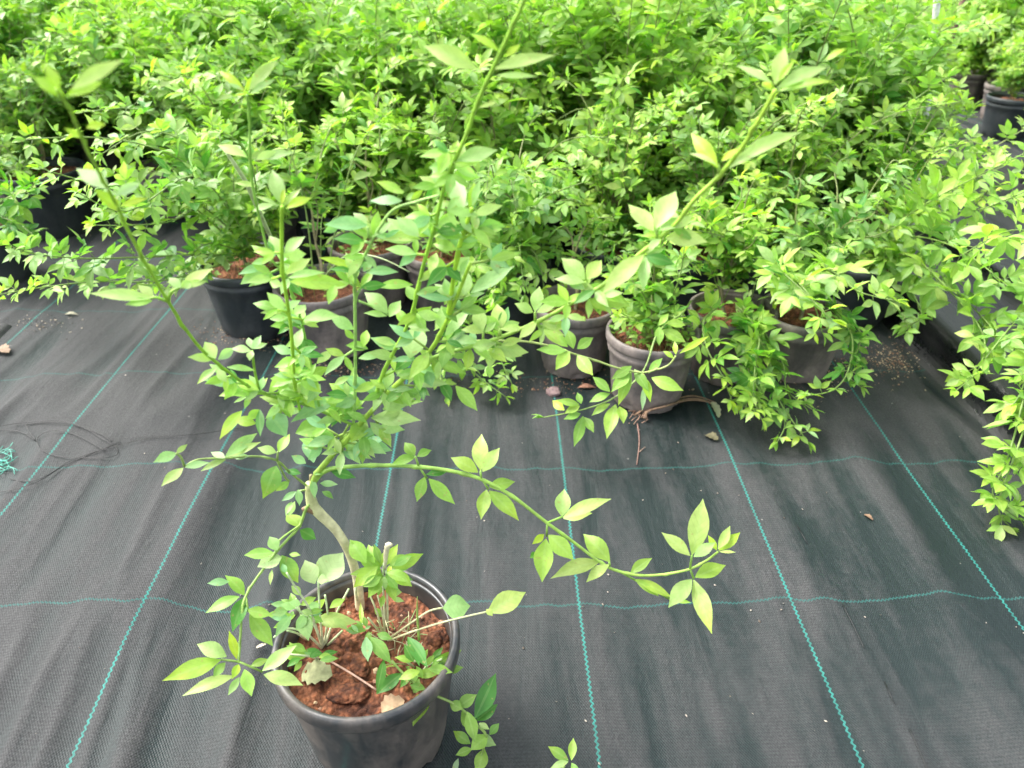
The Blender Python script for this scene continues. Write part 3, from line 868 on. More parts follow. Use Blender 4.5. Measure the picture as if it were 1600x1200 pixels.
def fuzz(path, n, a, b, size, seed, tones='pppgggmbd', spread=26):
    rr = random.Random(seed); out = []; stalks = []
    seg = path[a:b]
    for _ in range(n):
        i = rr.randrange(len(seg) - 1); t = rr.random()
        x = seg[i][0] * (1 - t) + seg[i + 1][0] * t; y = seg[i][1] * (1 - t) + seg[i + 1][1] * t
        ang = rr.uniform(0, 6.28); q = rr.uniform(0.4, 1) * spread
        ex, ey = x + math.cos(ang) * q, y + math.sin(ang) * q * 0.7
        stalks.append([(x, y), (ex, ey)])
        for da in ((-1.15, 0, 1.15) if rr.random() < .6 else (-1.35, -0.7, 0, 0.7, 1.35)):
            an = ang + da + rr.uniform(-.2, .2); L = size * rr.uniform(.8, 1.15) * (1 if da == 0 else .8)
            out.append((ex, ey, ex + math.cos(an) * L, ey + math.sin(an) * L * 0.75, rr.uniform(.34, .50), rr.choice(tones)))
    return out, stalks

def branch(path, r0, r1, items, label=None, col=(0.20, 0.32, 0.06), col2=None, extra=(), sides=8, fz=None):
    if fz:
        it2, ex2 = fuzz(path, *fz)
        items = list(items) + it2; extra = list(extra) + ex2
    st, lv = MB(), MB()
    pts = [P3(q) for q in path]
    n = len(pts)
    sp_, sr_ = smooth_path(pts, [(r0 + (r1 - r0) * i / (n - 1)) * 0.86 for i in range(n)], 6)
    for i in range(6, len(sr_) - 6, 9):
        sr_[i] *= 1.32; sr_[i + 1] *= 1.12
        sp_[i] = sp_[i] + Vector((rl.gauss(0, .0004), rl.gauss(0, .0004), rl.gauss(0, .0004)))
    st.tube(sp_, sr_, col, sides, col2 or col, smooth=False)
    for e in extra:       # leaf stalks and short side twigs: pixel pairs
        q = [at(x, y, nearestY(x, y, path)) for (x, y) in e]
        st.tube(q, [0.0011] * len(q), col, 5, col, smooth=len(q) > 2)
    traced_leaves(lv, path, items)
    b = local_build(st, 'branch', M_STEM, root)
    if lv.v: local_build(lv, 'leaves', M_LEAF, root, b)
    return b

# trunk
tb = MB()
t0 = gz(563, 955, FS - 0.01)
tb.tube([t0, at(558, 905, .577), at(545, 862, .576), at(525, 828, .575), at(500, 803, .575), at(487, 785, .575), at(484, 755, .575)],
        [0.0058, 0.0050, 0.0048, 0.0050, 0.0056, 0.0058, 0.0044], (0.74, 0.66, 0.46), 12, (0.42, 0.46, 0.20))
tb.tube([at(494, 800, .575), at(480, 795, .570), at(472, 797, .568)], [0.004, 0.0035, 0.002], (0.20, 0.13, 0.07), 7)
tb.tube([at(487, 790, .575), at(488, 765, .578), at(486, 742, .580)], [0.004, 0.0032, 0.002], (0.20, 0.17, 0.07), 7)
local_build(tb, 'trunk', M_STEM, root)

G1 = (0.24, 0.44, 0.07)
# low arching branch to the right
pR = [(487, 760, .575), (510, 735, .570), (560, 728, .562), (600, 727, .556), (650, 729, .55), (700, 735, .544), (750, 748, .538), (800, 775, .530), (855, 817, .522),
      (900, 850, .516), (940, 880, .510), (965, 892, .508), (1000, 899, .505), (1040, 897, .502), (1078, 889, .500), (1105, 875, .500), (1122, 862, .500)]
branch(pR, 0.0026, 0.0012, [
    (649, 714, 612, 724, .45, 'm'), (648, 712, 632, 691, .7, 'm'), (652, 713, 674, 703, .6, 'm'),
    (664, 745, 651, 784, .5, 'm'), (670, 748, 711, 788, .38, 'g'), (700, 736, 665, 742, .4, 'd'),
    (747, 738, 704, 714, .48, 'g'), (751, 735, 753, 679, .46, 'p'), (754, 737, 781, 700, .52, 'p'),
    (760, 765, 752, 813, .46, 'g'), (764, 767, 811, 813, .42, 'M'), (764, 760, 805, 752, .5, 'm'),
    (878, 807, 882, 764, .62, 'p'), (880, 808, 955, 777, .30, 'p'), (880, 810, 925, 800, .45, 'p'),
    (853, 842, 847, 910, .48, 'g'), (857, 836, 896, 876, .55, 'g'), (850, 835, 832, 850, .5, 'y'), (840, 865, 828, 872, .8, 'd'),
    (953, 878, 911, 832, .50, 'g'), (938, 877, 860, 905, .33, 'p'), (952, 882, 915, 909, .42, 'p'),
    (985, 896, 1019, 872, .42, 'm'), (992, 906, 1030, 932, .28, 'g'), (993, 905, 1052, 934, .26, 'g'), (1052, 938, 1080, 941, .3, 'g'),
    (1078, 868, 1034, 831, .40, 'p'), (1081, 867, 1101, 777, .37, 'p'), (1084, 870, 1118, 848, .45, 'p'),
    (1081, 905, 1044, 951, .45, 'p'), (1084, 906, 1112, 989, .33, 'P'), (1086, 902, 1134, 884, .48, 'm'),
    (1120, 860, 1106, 836, .4, 'y'), (1122, 858, 1140, 822, .36, 'p'), (1123, 860, 1156, 832, .38, 'y'), (1124, 862, 1150, 863, .25, 'p')],
    None, G1, (0.32, 0.50, 0.08),
    extra=[[(654, 728), (649, 713)], [(656, 731), (667, 747)], [(752, 748), (751, 736)], [(754, 750), (763, 764)], [(857, 816), (879, 807)], [(855, 819), (854, 838)],
           [(953, 884), (952, 878)], [(963, 890), (992, 906)], [(992, 906), (1050, 938)], [(1078, 888), (1081, 868)], [(1078, 889), (1084, 904)]])

# drooping branch to the lower left
pL = [(487, 785, .572), (478, 795, .568), (468, 822, .560), (450, 842, .545), (430, 865, .530), (400, 905, .505), (384, 932, .490), (378, 955, .478), (376, 990, .465), (374, 1020, .455), (373, 1036, .45)]
branch(pL, 0.0019, 0.0012, [
    (470, 824, 447, 803, .72, 'g'), (469, 828, 494, 842, .75, 'd'), (451, 806, 461, 783, .45, 'p'),
    (428, 864, 381, 868, .46, 'm'), (433, 860, 421, 838, .75, 'p'), (440, 870, 402, 886, .85, 'w'), (440, 868, 466, 911, .56, 'M'), (425, 890, 422, 914, .3, 'p'), (452, 866, 470, 868, .5, 'm'),
    (358, 909, 324, 912, .42, 'b'), (382, 930, 352, 898, .52, 'm'), (374, 932, 320, 957, .40, 'm'), (381, 934, 363, 986, .45, 'd'),
    (386, 953, 425, 961, .48, 'm'), (390, 960, 427, 1009, .46, 'm'), (370, 1030, 358, 985, .32, 'y'),
    (354, 1026, 307, 1006, .50, 'p'), (345, 1031, 254, 1062, .36, 'G'), (366, 1056, 283, 1086, .28, 'p'), (374, 1058, 356, 1087, .42, 'p'),
    (382, 1046, 393, 1089, .52, 'g'), (410, 1048, 464, 1008, .40, 'p'), (412, 1054, 474, 1070, .42, 'p'), (352, 1035, 333, 1058, .6, 'm'), (392, 1040, 420, 1030, .5, 'm'),
    (373, 1038, 362, 1062, .5, 'y')],
    None, (0.20, 0.34, 0.06), extra=[[(430, 865), (436, 845), (470, 820)], [(374, 1034), (410, 1050)], [(373, 1034), (345, 1030)], [(384, 932), (388, 956)]])

# thin branch to the left
pLL = [(487, 765, .575), (455, 740, .565), (433, 720, .555), (400, 713, .545), (352, 716, .53), (310, 718, .52), (288, 729, .515)]
branch(pLL, 0.0014, 0.0009, [
    (286, 731, 252, 761, .42, 'p'), (289, 730, 327, 722, .36, 'p'), (276, 708, 240, 722, .50, 'p'), (275, 709, 293, 694, .4, 'p'), (353, 718, 313, 736, .30, 'p'),
    (352, 716, 329, 705, .55, 'w'), (352, 714, 403, 675, .32, 'p'), (358, 713, 408, 690, .28, 'p'), (362, 714, 390, 713, .45, 'w'),
    (432, 728, 412, 776, .50, 'M'), (452, 752, 431, 767, .5, 'M'), (463, 768, 440, 783, .45, 'b'), (466, 765, 468, 790, .45, 'b'), (456, 784, 446, 806, .4, 'p'),
    (435, 707, 453, 678, .55, 'G'), (432, 707, 402, 699, .55, 'p'), (470, 740, 445, 735, .5, 'd')],
    None, (0.24, 0.36, 0.09), extra=[[(288, 729), (283, 715), (275, 708)], [(433, 720), (434, 706)], [(433, 720), (445, 745), (452, 752)], [(480, 765), (464, 768)]])

# main stem going up to the right
pM = [(488, 760, .575), (496, 740, .573), (520, 710, .57), (560, 665, .566), (609, 612, .56), (669, 552, .552), (700, 497, .545), (735, 410, .535)]
branch(pM, 0.0042, 0.0016, [
    (573, 660, 548, 692, .70, 'G'), (568, 680, 572, 717, .52, 'm'), (556, 652, 511, 648, .36, 'm'), (562, 655, 538, 640, .5, 'p'), (578, 660, 609, 687, .42, 'p'), (580, 653, 658, 659, .40, 'p'),
    (598, 640, 651, 617, .42, 'p'), (612, 636, 662, 628, .28, 'g'), (590, 620, 575, 595, .65, 'b'), (591, 616, 603, 582, .6, 'b'), (582, 612, 535, 588, .4, 'b'),
    (558, 620, 524, 636, .7, 'b'), (530, 620, 453, 657, .32, 'b'), (462, 677, 507, 668, .72, 'm'), (490, 723, 478, 683, .52, 'b'), (478, 724, 455, 712, .6, 'b'),
    (488, 748, 492, 779, .4, 'b'), (500, 755, 528, 757, .4, 'b'), (503, 768, 521, 779, .5, 'm'), (518, 737, 556, 746, .45, 'd'), (510, 735, 490, 742, .5, 'm'),
    (668, 580, 675, 604, .8, 'b'), (662, 604, 662, 626, .5, 'd'), (688, 598, 706, 626, .55, 'd'), (712, 603, 746, 643, .42, 'g'), (680, 565, 700, 575, .4, 'g'),
    (560, 640, 545, 612, .55, 'g'), (600, 650, 630, 640, .5, 'p'), (640, 560, 655, 505, .7, 'p'), (625, 545, 578, 528, .45, 'p'), (620, 560, 574, 550, .40, 'p'),
    (650, 562, 610, 563, .3, 'b'), (695, 525, 736, 480, .32, 'p'), (690, 518, 690, 478, .45, 'p'), (705, 556, 733, 558, .4, 'g'), (715, 562, 724, 578, .5, 'm'),
    (670, 550, 640, 590, .4, 'g'), (700, 540, 690, 575, .5, 'm'),
    (735, 458, 804, 416, .30, 'p'), (726, 462, 729, 420, .48, 'p'), (735, 463, 758, 457, .35, 'p'), (705, 468, 653, 461, .25, 'b'), (720, 430, 733, 404, .5, 'p'),
    (715, 372, 747, 376, .42, 'p'), (712, 372, 680, 370, .40, 'p'), (690, 480, 715, 505, .5, 'm'), (706, 480, 740, 475, .3, 'p')],
    None, fz=(18, 2, 8, 46, 11, 'pppgggmbd', 42), col=(0.24, 0.38, 0.06), col2=(0.30, 0.54, 0.03), extra=[[(490, 760), (530, 690), (545, 663)], [(590, 628), (588, 615)], [(699, 475), (726, 462)], [(700, 500), (700, 470)]])

# upper fork of the main stem
pU = [(700, 497, .545), (714, 402, .535), (729, 350, .53), (738, 325, .527)]
branch(pU, 0.0024, 0.0016, [
    (724, 330, 704, 278, .42, 'p'), (733, 325, 742, 283, .28, 'y'), (738, 322, 750, 280, .28, 'p'), (740, 336, 786, 321, .38, 'p'), (721, 328, 677, 312, .22, 'p'), (738, 318, 747, 300, .4, 'y'),
    (708, 425, 735, 400, .5, 'p'), (703, 430, 680, 418, .5, 'b')], None, fz=(5, 0, 3, 50, 17), col=(0.32, 0.58, 0.03))

# tallest stem, leaving through the top of the picture
pT = [(585, 628, .562), (600, 580, .558), (640, 500, .55), (661, 417, .54), (680, 350, .53), (699, 277, .52), (729, 210, .505), (744, 165, .497), (785, 75, .475), (819, 0, .46), (838, -60, .45)]
branch(pT, 0.0020, 0.0013, [
    (703, 262, 679, 238, .62, 'p'), (708, 255, 726, 225, .6, 'p'), (714, 252, 777, 236, .38, 'p'), (710, 260, 747, 276, .42, 'p'), (699, 263, 670, 262, .7, 'b'),
    (741, 162, 722, 143, .22, 'g'), (748, 168, 777, 160, .24, 'p'), (780, 80, 736, 52, .25, 'y'), (772, 108, 868, 86, .22, 'p'), (745, 108, 660, 68, .33, 'p'), (790, 88, 812, 70, .4, 'y'), (775, 118, 840, 118, .16, 'p'),
    (645, 445, 585, 450, .33, 'g'), (650, 470, 634, 445, .6, 'p'), (640, 380, 605, 340, .55, 'p'), (650, 375, 590, 370, .35, 'p'), (685, 385, 695, 350, .55, 'p'), (682, 395, 672, 430, .5, 'p'),
    (650, 460, 690, 448, .3, 'b'), (656, 440, 680, 420, .4, 'p')],
    None, fz=(14, 0, 7, 50, 12), col=(0.26, 0.50, 0.04), extra=[[(744, 165), (700, 160)][:2], [(780, 90), (770, 108)]][1:])

# long stem to the upper right
pRR = [(648, 572, .556), (669, 562, .555), (700, 551, .552), (762, 534, .545), (837, 504, .535), (900, 470, .525), (950, 440, .518), (1000, 397, .51), (1055, 350, .50), (1086, 311, .492), (1124, 274, .485), (1161, 228, .475), (1190, 180, .465), (1212, 140, .46)]
branch(pRR, 0.0020, 0.0016, [
    (755, 520, 720, 514, .5, 'p'), (754, 518, 745, 479, .55, 'p'), (758, 519, 776, 503, .5, 'p'), (782, 516, 776, 474, .58, 'p'), (785, 516, 812, 503, .6, 'p'), (781, 518, 768, 500, .5, 'p'),
    (833, 488, 804, 474, .58, 'p'), (836, 487, 843, 447, .50, 'p'), (839, 488, 871, 474, .42, 'p'), (838, 505, 811, 530, .5, 'p'), (845, 503, 882, 516, .42, 'p'), (838, 507, 870, 530, .4, 'p'),
    (770, 545, 826, 551, .5, 'p'), (768, 546, 765, 576, .6, 'p'), (764, 545, 792, 566, .5, 'g'), (765, 590, 765, 568, .6, 'g'), (735, 545, 728, 580, .5, 'g'),
    (914, 441, 865, 435, .40, 'p'), (914, 437, 877, 403, .60, 'p'), (917, 436, 940, 406, .70, 'p'), (935, 462, 985, 478, .55, 'g'), (930, 462, 938, 492, .55, 'g'),
    (1006, 398, 938, 460, .35, 'p'), (1008, 400, 1005, 455, .35, 'p'), (1021, 361, 982, 318, .52, 'p'), (1025, 357, 1056, 299, .50, 'p'), (1030, 360, 1072, 340, .45, 'p'), (1040, 372, 1106, 376, .48, 'p'), (1032, 374, 1012, 388, .6, 'p'),
    (1122, 262, 1079, 207, .32, 'y'), (1120, 258, 1076, 237, .2, 'p'), (1127, 252, 1153, 232, .42, 'y'), (1140, 262, 1254, 200, .20, 'p'), (1140, 256, 1162, 238, .4, 'p'),
    (1210, 132, 1226, 74, .42, 'p'), (1206, 130, 1150, 102, .22, 'p'), (1214, 138, 1296, 100, .28, 'p'), (1216, 142, 1304, 126, .22, 'G'), (1216, 128, 1242, 94, .28, 'y'), (1206, 138, 1191, 128, .6, 'y'), (1290, 94, 1322, 74, .35, 'y'), (1212, 134, 1212, 95, .25, 'p')],
    None, fz=(16, 0, 9, 48, 16), col=(0.24, 0.42, 0.06), col2=(0.32, 0.54, 0.04),
    extra=[[(755, 537), (755, 518)], [(780, 528), (783, 516)], [(836, 504), (836, 488)], [(915, 462), (915, 440)], [(1027, 376), (1026, 359)], [(1124, 274), (1122, 258)], [(1000, 398), (1008, 402)]])

# long left branch with the close, out-of-focus top
pB = [(560, 668, .566), (520, 650, .56), (470, 630, .553), (404, 612, .54), (348, 574, .525), (307, 537, .51), (262, 470, .49), (225, 406, .47), (195, 350, .455), (187, 330, .45), (161, 281, .43), (139, 240, .415), (124, 206, .40), (109, 172, .385), (88, 140, .37)]
branch(pB, 0.0018, 0.0009, [
    (337, 560, 320, 534, .7, 'p'), (332, 562, 293, 558, .42, 'p'), (341, 562, 366, 544, .5, 'w'), (392, 548, 361, 545, .5, 'w'), (394, 545, 388, 526, .55, 'w'), (396, 545, 418, 536, .4, 'w'), (394, 548, 390, 564, .7, 'w'), (395, 545, 408, 524, .5, 'w'),
    (338, 575, 308, 601, .38, 'P'), (340, 577, 355, 598, .55, 'p'), (354, 574, 400, 578, .25, 'p'), (380, 606, 350, 599, .4, 'p'), (380, 610, 341, 618, .40, 'p'), (386, 620, 365, 629, .3, 'p'),
    (405, 612, 412, 588, .5, 'b'), (401, 612, 390, 599, .6, 'w'), (420, 616, 462, 571, .33, 'G'), (425, 605, 470, 588, .32, 'p'), (430, 615, 500, 592, .25, 'p'),
    (378, 642, 343, 685, .34, 'G'), (400, 662, 365, 655, .55, 'g'), (405, 640, 385, 656, .6, 'g'), (406, 640, 407, 683, .28, 'd'), (420, 645, 448, 682, .75, 'b'), (425, 640, 450, 625, .5, 'p'), (440, 640, 425, 660, .5, 'g'),
    (470, 585, 502, 614, .55, 'G'), (465, 588, 430, 592, .42, 'p'), (495, 568, 521, 545, .45, 'p'), (500, 600, 480, 630, .4, 'b'), (470, 640, 445, 650, .5, 'p'), (460, 630, 430, 640, .45, 'g'),
    (283, 450, 263, 432, .6, 'p'), (283, 449, 333, 420, .38, 'p'), (283, 449, 300, 440, .9, 'p'), (284, 449, 325, 438, .35, 'p'), (240, 465, 215, 446, .55, 'p'), (238, 466, 140, 460, .25, 'p'), (238, 470, 195, 475, .4, 'g'),
    (184, 325, 148, 296, .45, 'y'), (188, 322, 232, 310, .28, 'y'), (170, 296, 120, 265, .5, 'w'), (180, 305, 220, 285, .38, 'w'), (186, 330, 160, 300, .5, 'y'),
    (100, 152, 52, 120, .45, 'y'), (104, 150, 160, 128, .35, 'y'), (112, 140, 192, 90, .25, 'p'), (92, 140, 70, 100, .4, 'y'), (130, 215, 100, 200, .4, 'y'), (135, 200, 165, 195, .5, 'y')],
    None, fz=(13, 0, 5, 44, 13), col=(0.22, 0.44, 0.04), col2=(0.30, 0.56, 0.03),
    extra=[[(405, 608), (398, 580), (394, 548)], [(263, 472), (245, 465), (236, 466)], [(263, 470), (268, 456), (282, 449)]])

# three slender uprights left of the tall stem
pS = [(470, 648, .553), (460, 600, .545), (459, 575, .54), (454, 507, .525), (442, 425, .51), (440, 350, .50), (441, 322, .495)]
branch(pS, 0.0015, 0.0016, [
    (438, 318, 425, 264, .42, 'p'), (440, 320, 445, 292, .25, 'y'), (443, 322, 471, 295, .28, 'p'), (447, 326, 487, 310, .38, 'y'), (435, 322, 399, 305, .22, 'p'),
    (437, 398, 421, 369, .6, 'p'), (444, 396, 478, 370, .52, 'p'), (444, 400, 479, 396, .65, 'p'), (447, 428, 486, 404, .42, 'p'), (450, 434, 508, 424, .24, 'p'), (453, 440, 543, 446, .32, 'g'), (524, 445, 513, 476, .5, 'g'),
    (440, 446, 421, 440, .8, 'w'), (425, 436, 385, 440, .4, 'p'), (448, 478, 426, 474, .6, 'p'), (450, 496, 420, 498, .42, 'p'), (460, 492, 478, 474, .6, 'p'), (474, 500, 532, 494, .42, 'p'), (474, 500, 498, 511, .5, 'p'),
    (457, 552, 426, 541, .5, 'w'), (459, 546, 472, 512, .5, 'w'), (462, 553, 496, 540, .32, 'w'), (452, 620, 440, 600, .5, 'g'), (456, 610, 490, 600, .4, 'p')],
    None, fz=(9, 0, 6, 42, 15), col=(0.28, 0.54, 0.03), extra=[[(444, 430), (425, 436)], [(452, 495), (474, 500)]])
pS2 = [(500, 640, .556), (485, 570, .56), (470, 500, .56), (445, 430, .56), (424, 405, .56), (409, 356, .56), (392, 270, .555), (390, 180, .55), (386, 148, .545)]
branch(pS2, 0.0014, 0.0010, [
    (384, 145, 340, 108, .25, 'y'), (386, 142, 400, 118, .5, 'y'), (390, 140, 432, 92, .30, 'p'), (392, 146, 430, 122, .25, 'p'), (380, 140, 355, 130, .3, 'p'),
    (400, 250, 432, 235, .4, 'p'), (405, 248, 460, 238, .35, 'p'), (385, 245, 340, 228, .35, 'p'), (395, 330, 430, 320, .4, 'p'), (415, 415, 372, 428, .35, 'b'), (410, 425, 375, 445, .5, 'b'), (400, 290, 365, 285, .3, 'p')],
    None, (0.20, 0.42, 0.05), fz=(9, 0, 7, 40, 18))
pS3 = [(552, 665, .566), (555, 600, .56), (555, 500, .55), (555, 436, .54), (570, 400, .53), (585, 370, .52), (612, 330, .51), (650, 315, .505), (687, 305, .50)]
branch(pS3, 0.0018, 0.0009, [
    (556, 422, 529, 423, .45, 'p'), (562, 425, 545, 405, .55, 'b'), (568, 424, 581, 408, .7, 'b'), (572, 426, 623, 425, .34, 'b'), (556, 418, 498, 401, .28, 'y'),
    (573, 354, 552, 332, .6, 'w'), (574, 352, 506, 352, .40, 'b'), (530, 352, 505, 363, .5, 'b'), (598, 372, 660, 372, .28, 'p'), (655, 370, 619, 338, .5, 'p'), (600, 372, 625, 358, .3, 'b'), (590, 368, 602, 358, .6, 'p'),
    (628, 314, 577, 312, .42, 'w'), (630, 303, 588, 282, .40, 'G'), (632, 300, 610, 298, .4, 'g'), (634, 312, 655, 302, .5, 'p'), (642, 312, 662, 296, .35, 'y'),
    (606, 489, 569, 455, .52, 'p'), (604, 494, 568, 488, .34, 'p'), (608, 495, 626, 470, .6, 'p'), (553, 515, 515, 494, .5, 'p'), (553, 530, 538, 514, .5, 'g'), (575, 545, 540, 539, .55, 'g'), (568, 542, 573, 515, .5, 'g'),
    (585, 530, 622, 538, .42, 'p'), (560, 560, 600, 555, .35, 'b'), (545, 590, 520, 602, .45, 'p')],
    None, fz=(9, 0, 6, 48, 14), col=(0.30, 0.54, 0.12), extra=[[(577, 372), (574, 355)], [(560, 470), (585, 480), (606, 492)], [(555, 540), (570, 545)]])

# slender right twig below the long stem
pH = [(680, 562, .555), (703, 543, .56), (740, 533, .57), (800, 533, .58), (830, 535, .585), (870, 543, .59), (894, 552, .59), (930, 563, .59), (965, 575, .59), (1000, 582, .59), (1025, 578, .59), (1045, 570, .59), (1056, 556, .59)]
branch(pH, 0.0013, 0.0010, [
    (885, 548, 838, 546, .4, 'g'), (887, 542, 860, 520, .48, 'g'), (896, 545, 885, 513, .52, 'm'), (902, 545, 927, 527, .58, 'm'), (890, 550, 868, 577, .62, 'g'), (902, 555, 927, 588, .5, 'G'),
    (987, 572, 955, 593, .42, 'm'), (983, 582, 955, 613, .45, 'm'), (986, 580, 966, 634, .32, 'M'), (991, 577, 1014, 612, .40, 'm'), (1005, 588, 1017, 628, .35, 'y'), (1006, 605, 1004, 641, .25, 'w'),
    (1018, 590, 1068, 610, .42, 'g'), (1013, 583, 1036, 558, .36, 'g'), (1053, 560, 1036, 548, .4, 'y'), (1056, 554, 1054, 533, .40, 'y'), (1062, 552, 1108, 525, .2, 'y')],
    None, (0.32, 0.42, 0.12))
# extra leaves belonging to the front-row trailing twig (pot with the cracked rim)
pK = [(1080, 470, 1.22), (1065, 490, 1.16), (1028, 520, 1.10), (1006, 578, 1.05), (962, 620, 1.03), (911, 640, 1.02), (850, 652, 1.01)]
twl = MB()
traced_leaves(twl, pK, [
    (905, 632, 869, 625, .35, 'm'), (908, 631, 902, 613, .6, 'm'), (906, 634, 882, 646, .5, 'm'), (907, 646, 880, 656, .42, 'm'), (911, 650, 897, 698, .36, 'm'), (913, 652, 928, 675, .5, 'm'),
    (953, 615, 921, 629, .42, 'm'), (953, 612, 926, 588, .45, 'm'), (953, 631, 924, 649, .4, 'm'), (962, 632, 948, 687, .4, 'm'), (968, 635, 974, 663, .55, 'm'), (882, 641, 862, 625, .5, 'y'),
    (1030, 510, 1030, 540, .5, 'm'), (1035, 515, 1072, 535, .5, 'm'), (1040, 505, 1072, 508, .5, 'm'), (1030, 508, 1045, 490, .5, 'g')])

# ---------------------------------------------------------------- weeds and litter in the foreground pot
def soilp(px, py, dz=0.0): return gz(px, py, FS + dz)
def wY(px, py, Y): return at(px, py, Y)
def weed(stems, leaves_, rb=0.0014, col=(0.50, 0.66, 0.34), bcol=(0.56, 0.54, 0.38), name='weed'):
    st, lv = MB(), MB()
    for s in stems:
        pts = [soilp(s[0][0], s[0][1], -0.004)] + [wY(*q) for q in s[1:]]
        st.tube(pts, [rb * 1.2] + [rb * 0.8] * (len(pts) - 1), bcol, 5, col)
    for (bx, by, tx, ty, w, tn, Y) in leaves_:
        path = [(bx, by, Y), (bx + 1, by, Y)]
        traced_leaves(lv, path, [(bx, by, tx, ty, w, tn)])
    b = local_build(st, name, M_STEM, root)
    local_build(lv, 'leaves', M_LEAF, root, b)
    return b
weed([[(505, 1015), (500, 960, .52), (497, 908, .525)], [(505, 1015), (485, 955, .51), (463, 920, .51), (448, 895, .51)], [(505, 1015), (478, 990, .50), (450, 982, .495), (428, 996, .49)],
      [(505, 1015), (512, 965, .53), (508, 930, .53)], [(505, 1015), (525, 960, .54), (545, 920, .55)], [(505, 1015), (490, 975, .51), (462, 950, .505)], [(505, 1015), (535, 985, .53)]],
     [(492, 912, 476, 874, .75, 'w', .525), (500, 912, 536, 862, .80, 'w', .525), (496, 906, 512, 906, 1.2, 'w', .525), (478, 960, 462, 985, .6, 'b', .51), (515, 950, 540, 935, .5, 'g', .53), (470, 930, 455, 915, .6, 'p', .51), (520, 965, 545, 985, .4, 'p', .525),
      (462, 950, 438, 944, .6, 'b', .505), (458, 955, 455, 962, .9, 'b', .505), (455, 962, 430, 995, .45, 'b', .50), (470, 960, 482, 1000, .55, 'b', .505),
      (500, 945, 480, 950, .7, 'b', .52), (490, 968, 560, 972, .35, 'p', .53), (480, 960, 510, 935, .45, 'g', .52), (448, 895, 440, 880, .6, 'b', .51), (470, 945, 452, 940, .7, 'b', .505)])
weed([[(500, 1030), (480, 1025, .487), (450, 1022, .485)]],
     [(505, 1022, 470, 1020, .45, 'd', .49), (480, 1025, 440, 1022, .5, 'm', .485), (500, 1025, 528, 1018, .4, 'd', .49), (470, 1028, 448, 1042, .5, 'd', .48), (478, 1018, 455, 1006, .5, 'm', .485)])
weed([[(605, 1002), (650, 985, .50), (700, 970, .498), (765, 955, .495)], [(605, 1000), (640, 975, .51), (670, 955, .512), (692, 950, .512)], [(600, 1000), (590, 960, .53), (578, 930, .54)],
      [(602, 1000), (598, 960, .53), (590, 930, .54)], [(603, 1000), (575, 965, .53)]],
     [(692, 950, 735, 947, .95, 'b', .512), (762, 957, 822, 925, .52, 'p', .495), (760, 952, 770, 962, .8, 'p', .495)], 0.0013, (0.42, 0.46, 0.24), (0.50, 0.47, 0.28))
weed([[(603, 985), (600, 940, .55), (598, 905, .55), (600, 880, .55)], [(606, 985), (605, 930, .55), (603, 890, .55)]],
     [(598, 905, 548, 845, .28, 'm', .55), (572, 880, 546, 842, .55, 'm', .55), (585, 880, 575, 850, .55, 'g', .55), (590, 885, 552, 918, .55, 'M', .55), (596, 890, 555, 905, .6, 'g', .55),
      (600, 900, 602, 922, .5, 'b', .55), (612, 888, 662, 865, .42, 'g', .55), (608, 885, 640, 868, .5, 'm', .55), (614, 893, 644, 917, .55, 'g', .55), (608, 900, 610, 880, .4, 'y', .55), (590, 890, 600, 862, .4, 'g', .55),
      (594, 890, 566, 868, .5, 'g', .555), (604, 895, 630, 900, .55, 'm', .545), (596, 900, 575, 935, .5, 'm', .545), (606, 905, 618, 940, .5, 'g', .545), (600, 885, 622, 850, .45, 'g', .56), (592, 895, 560, 890, .5, 'p', .55), (608, 925, 628, 925, .8, 'b', .545), (600, 930, 595, 950, .5, 'm', .545), (585, 950, 600, 965, .5, 'm', .54), (612, 935, 632, 940, .45, 'b', .545)])
weed([[(560, 980), (566, 975, .54)], [(600, 1015), (590, 1000, .51)], [(650, 1045), (630, 1030, .49)]],
     [(567, 980, 563, 940, .2, 'g', .54), (565, 985, 540, 985, .5, 'b', .52), (570, 983, 580, 978, .5, 'b', .52), (572, 995, 575, 1034, .5, 'b', .51), (578, 995, 612, 1036, .42, 'm', .51), (560, 988, 548, 975, .4, 'b', .52),
      (600, 1030, 588, 1085, .30, 'd', .49), (628, 1052, 588, 1084, .45, 'd', .485), (637, 995, 668, 1045, .38, 'd', .50), (645, 1000, 655, 1040, .35, 'd', .50),
      (670, 1050, 722, 1015, .38, 'm', .485), (672, 1045, 700, 1020, .45, 'd', .485), (640, 1050, 625, 1075, .5, 'd', .48), (660, 1060, 650, 1040, .5, 'm', .48), (650, 1055, 690, 1050, .4, 'g', .48), (655, 1060, 645, 1090, .5, 'm', .48)])
rw = random.Random(5)
def tuft(cx, cy, Y, n, rad, L, tones, asp=0.6):
    out = []
    for _ in range(n):
        a_ = rw.uniform(0, 6.28); q = rw.uniform(0.1, 1) * rad
        x, y = cx + math.cos(a_) * q, cy + math.sin(a_) * q * asp
        b_ = a_ + rw.uniform(-.7, .7); l_ = L * rw.uniform(.7, 1.2)
        out.append((x, y, x + math.cos(b_) * l_, y + math.sin(b_) * l_ * 0.75, rw.uniform(.38, .6), rw.choice(tones), Y + rw.uniform(-.01, .01)))
    return out
weed([[(660, 1050), (668, 1040, .492), (690, 1030, .488)], [(650, 1040), (645, 1020, .50), (642, 1000, .505)], [(648, 1060), (660, 1070, .48), (680, 1075, .475)]],
     tuft(665, 1045, .487, 20, 34, 34, 'mmdgd'))
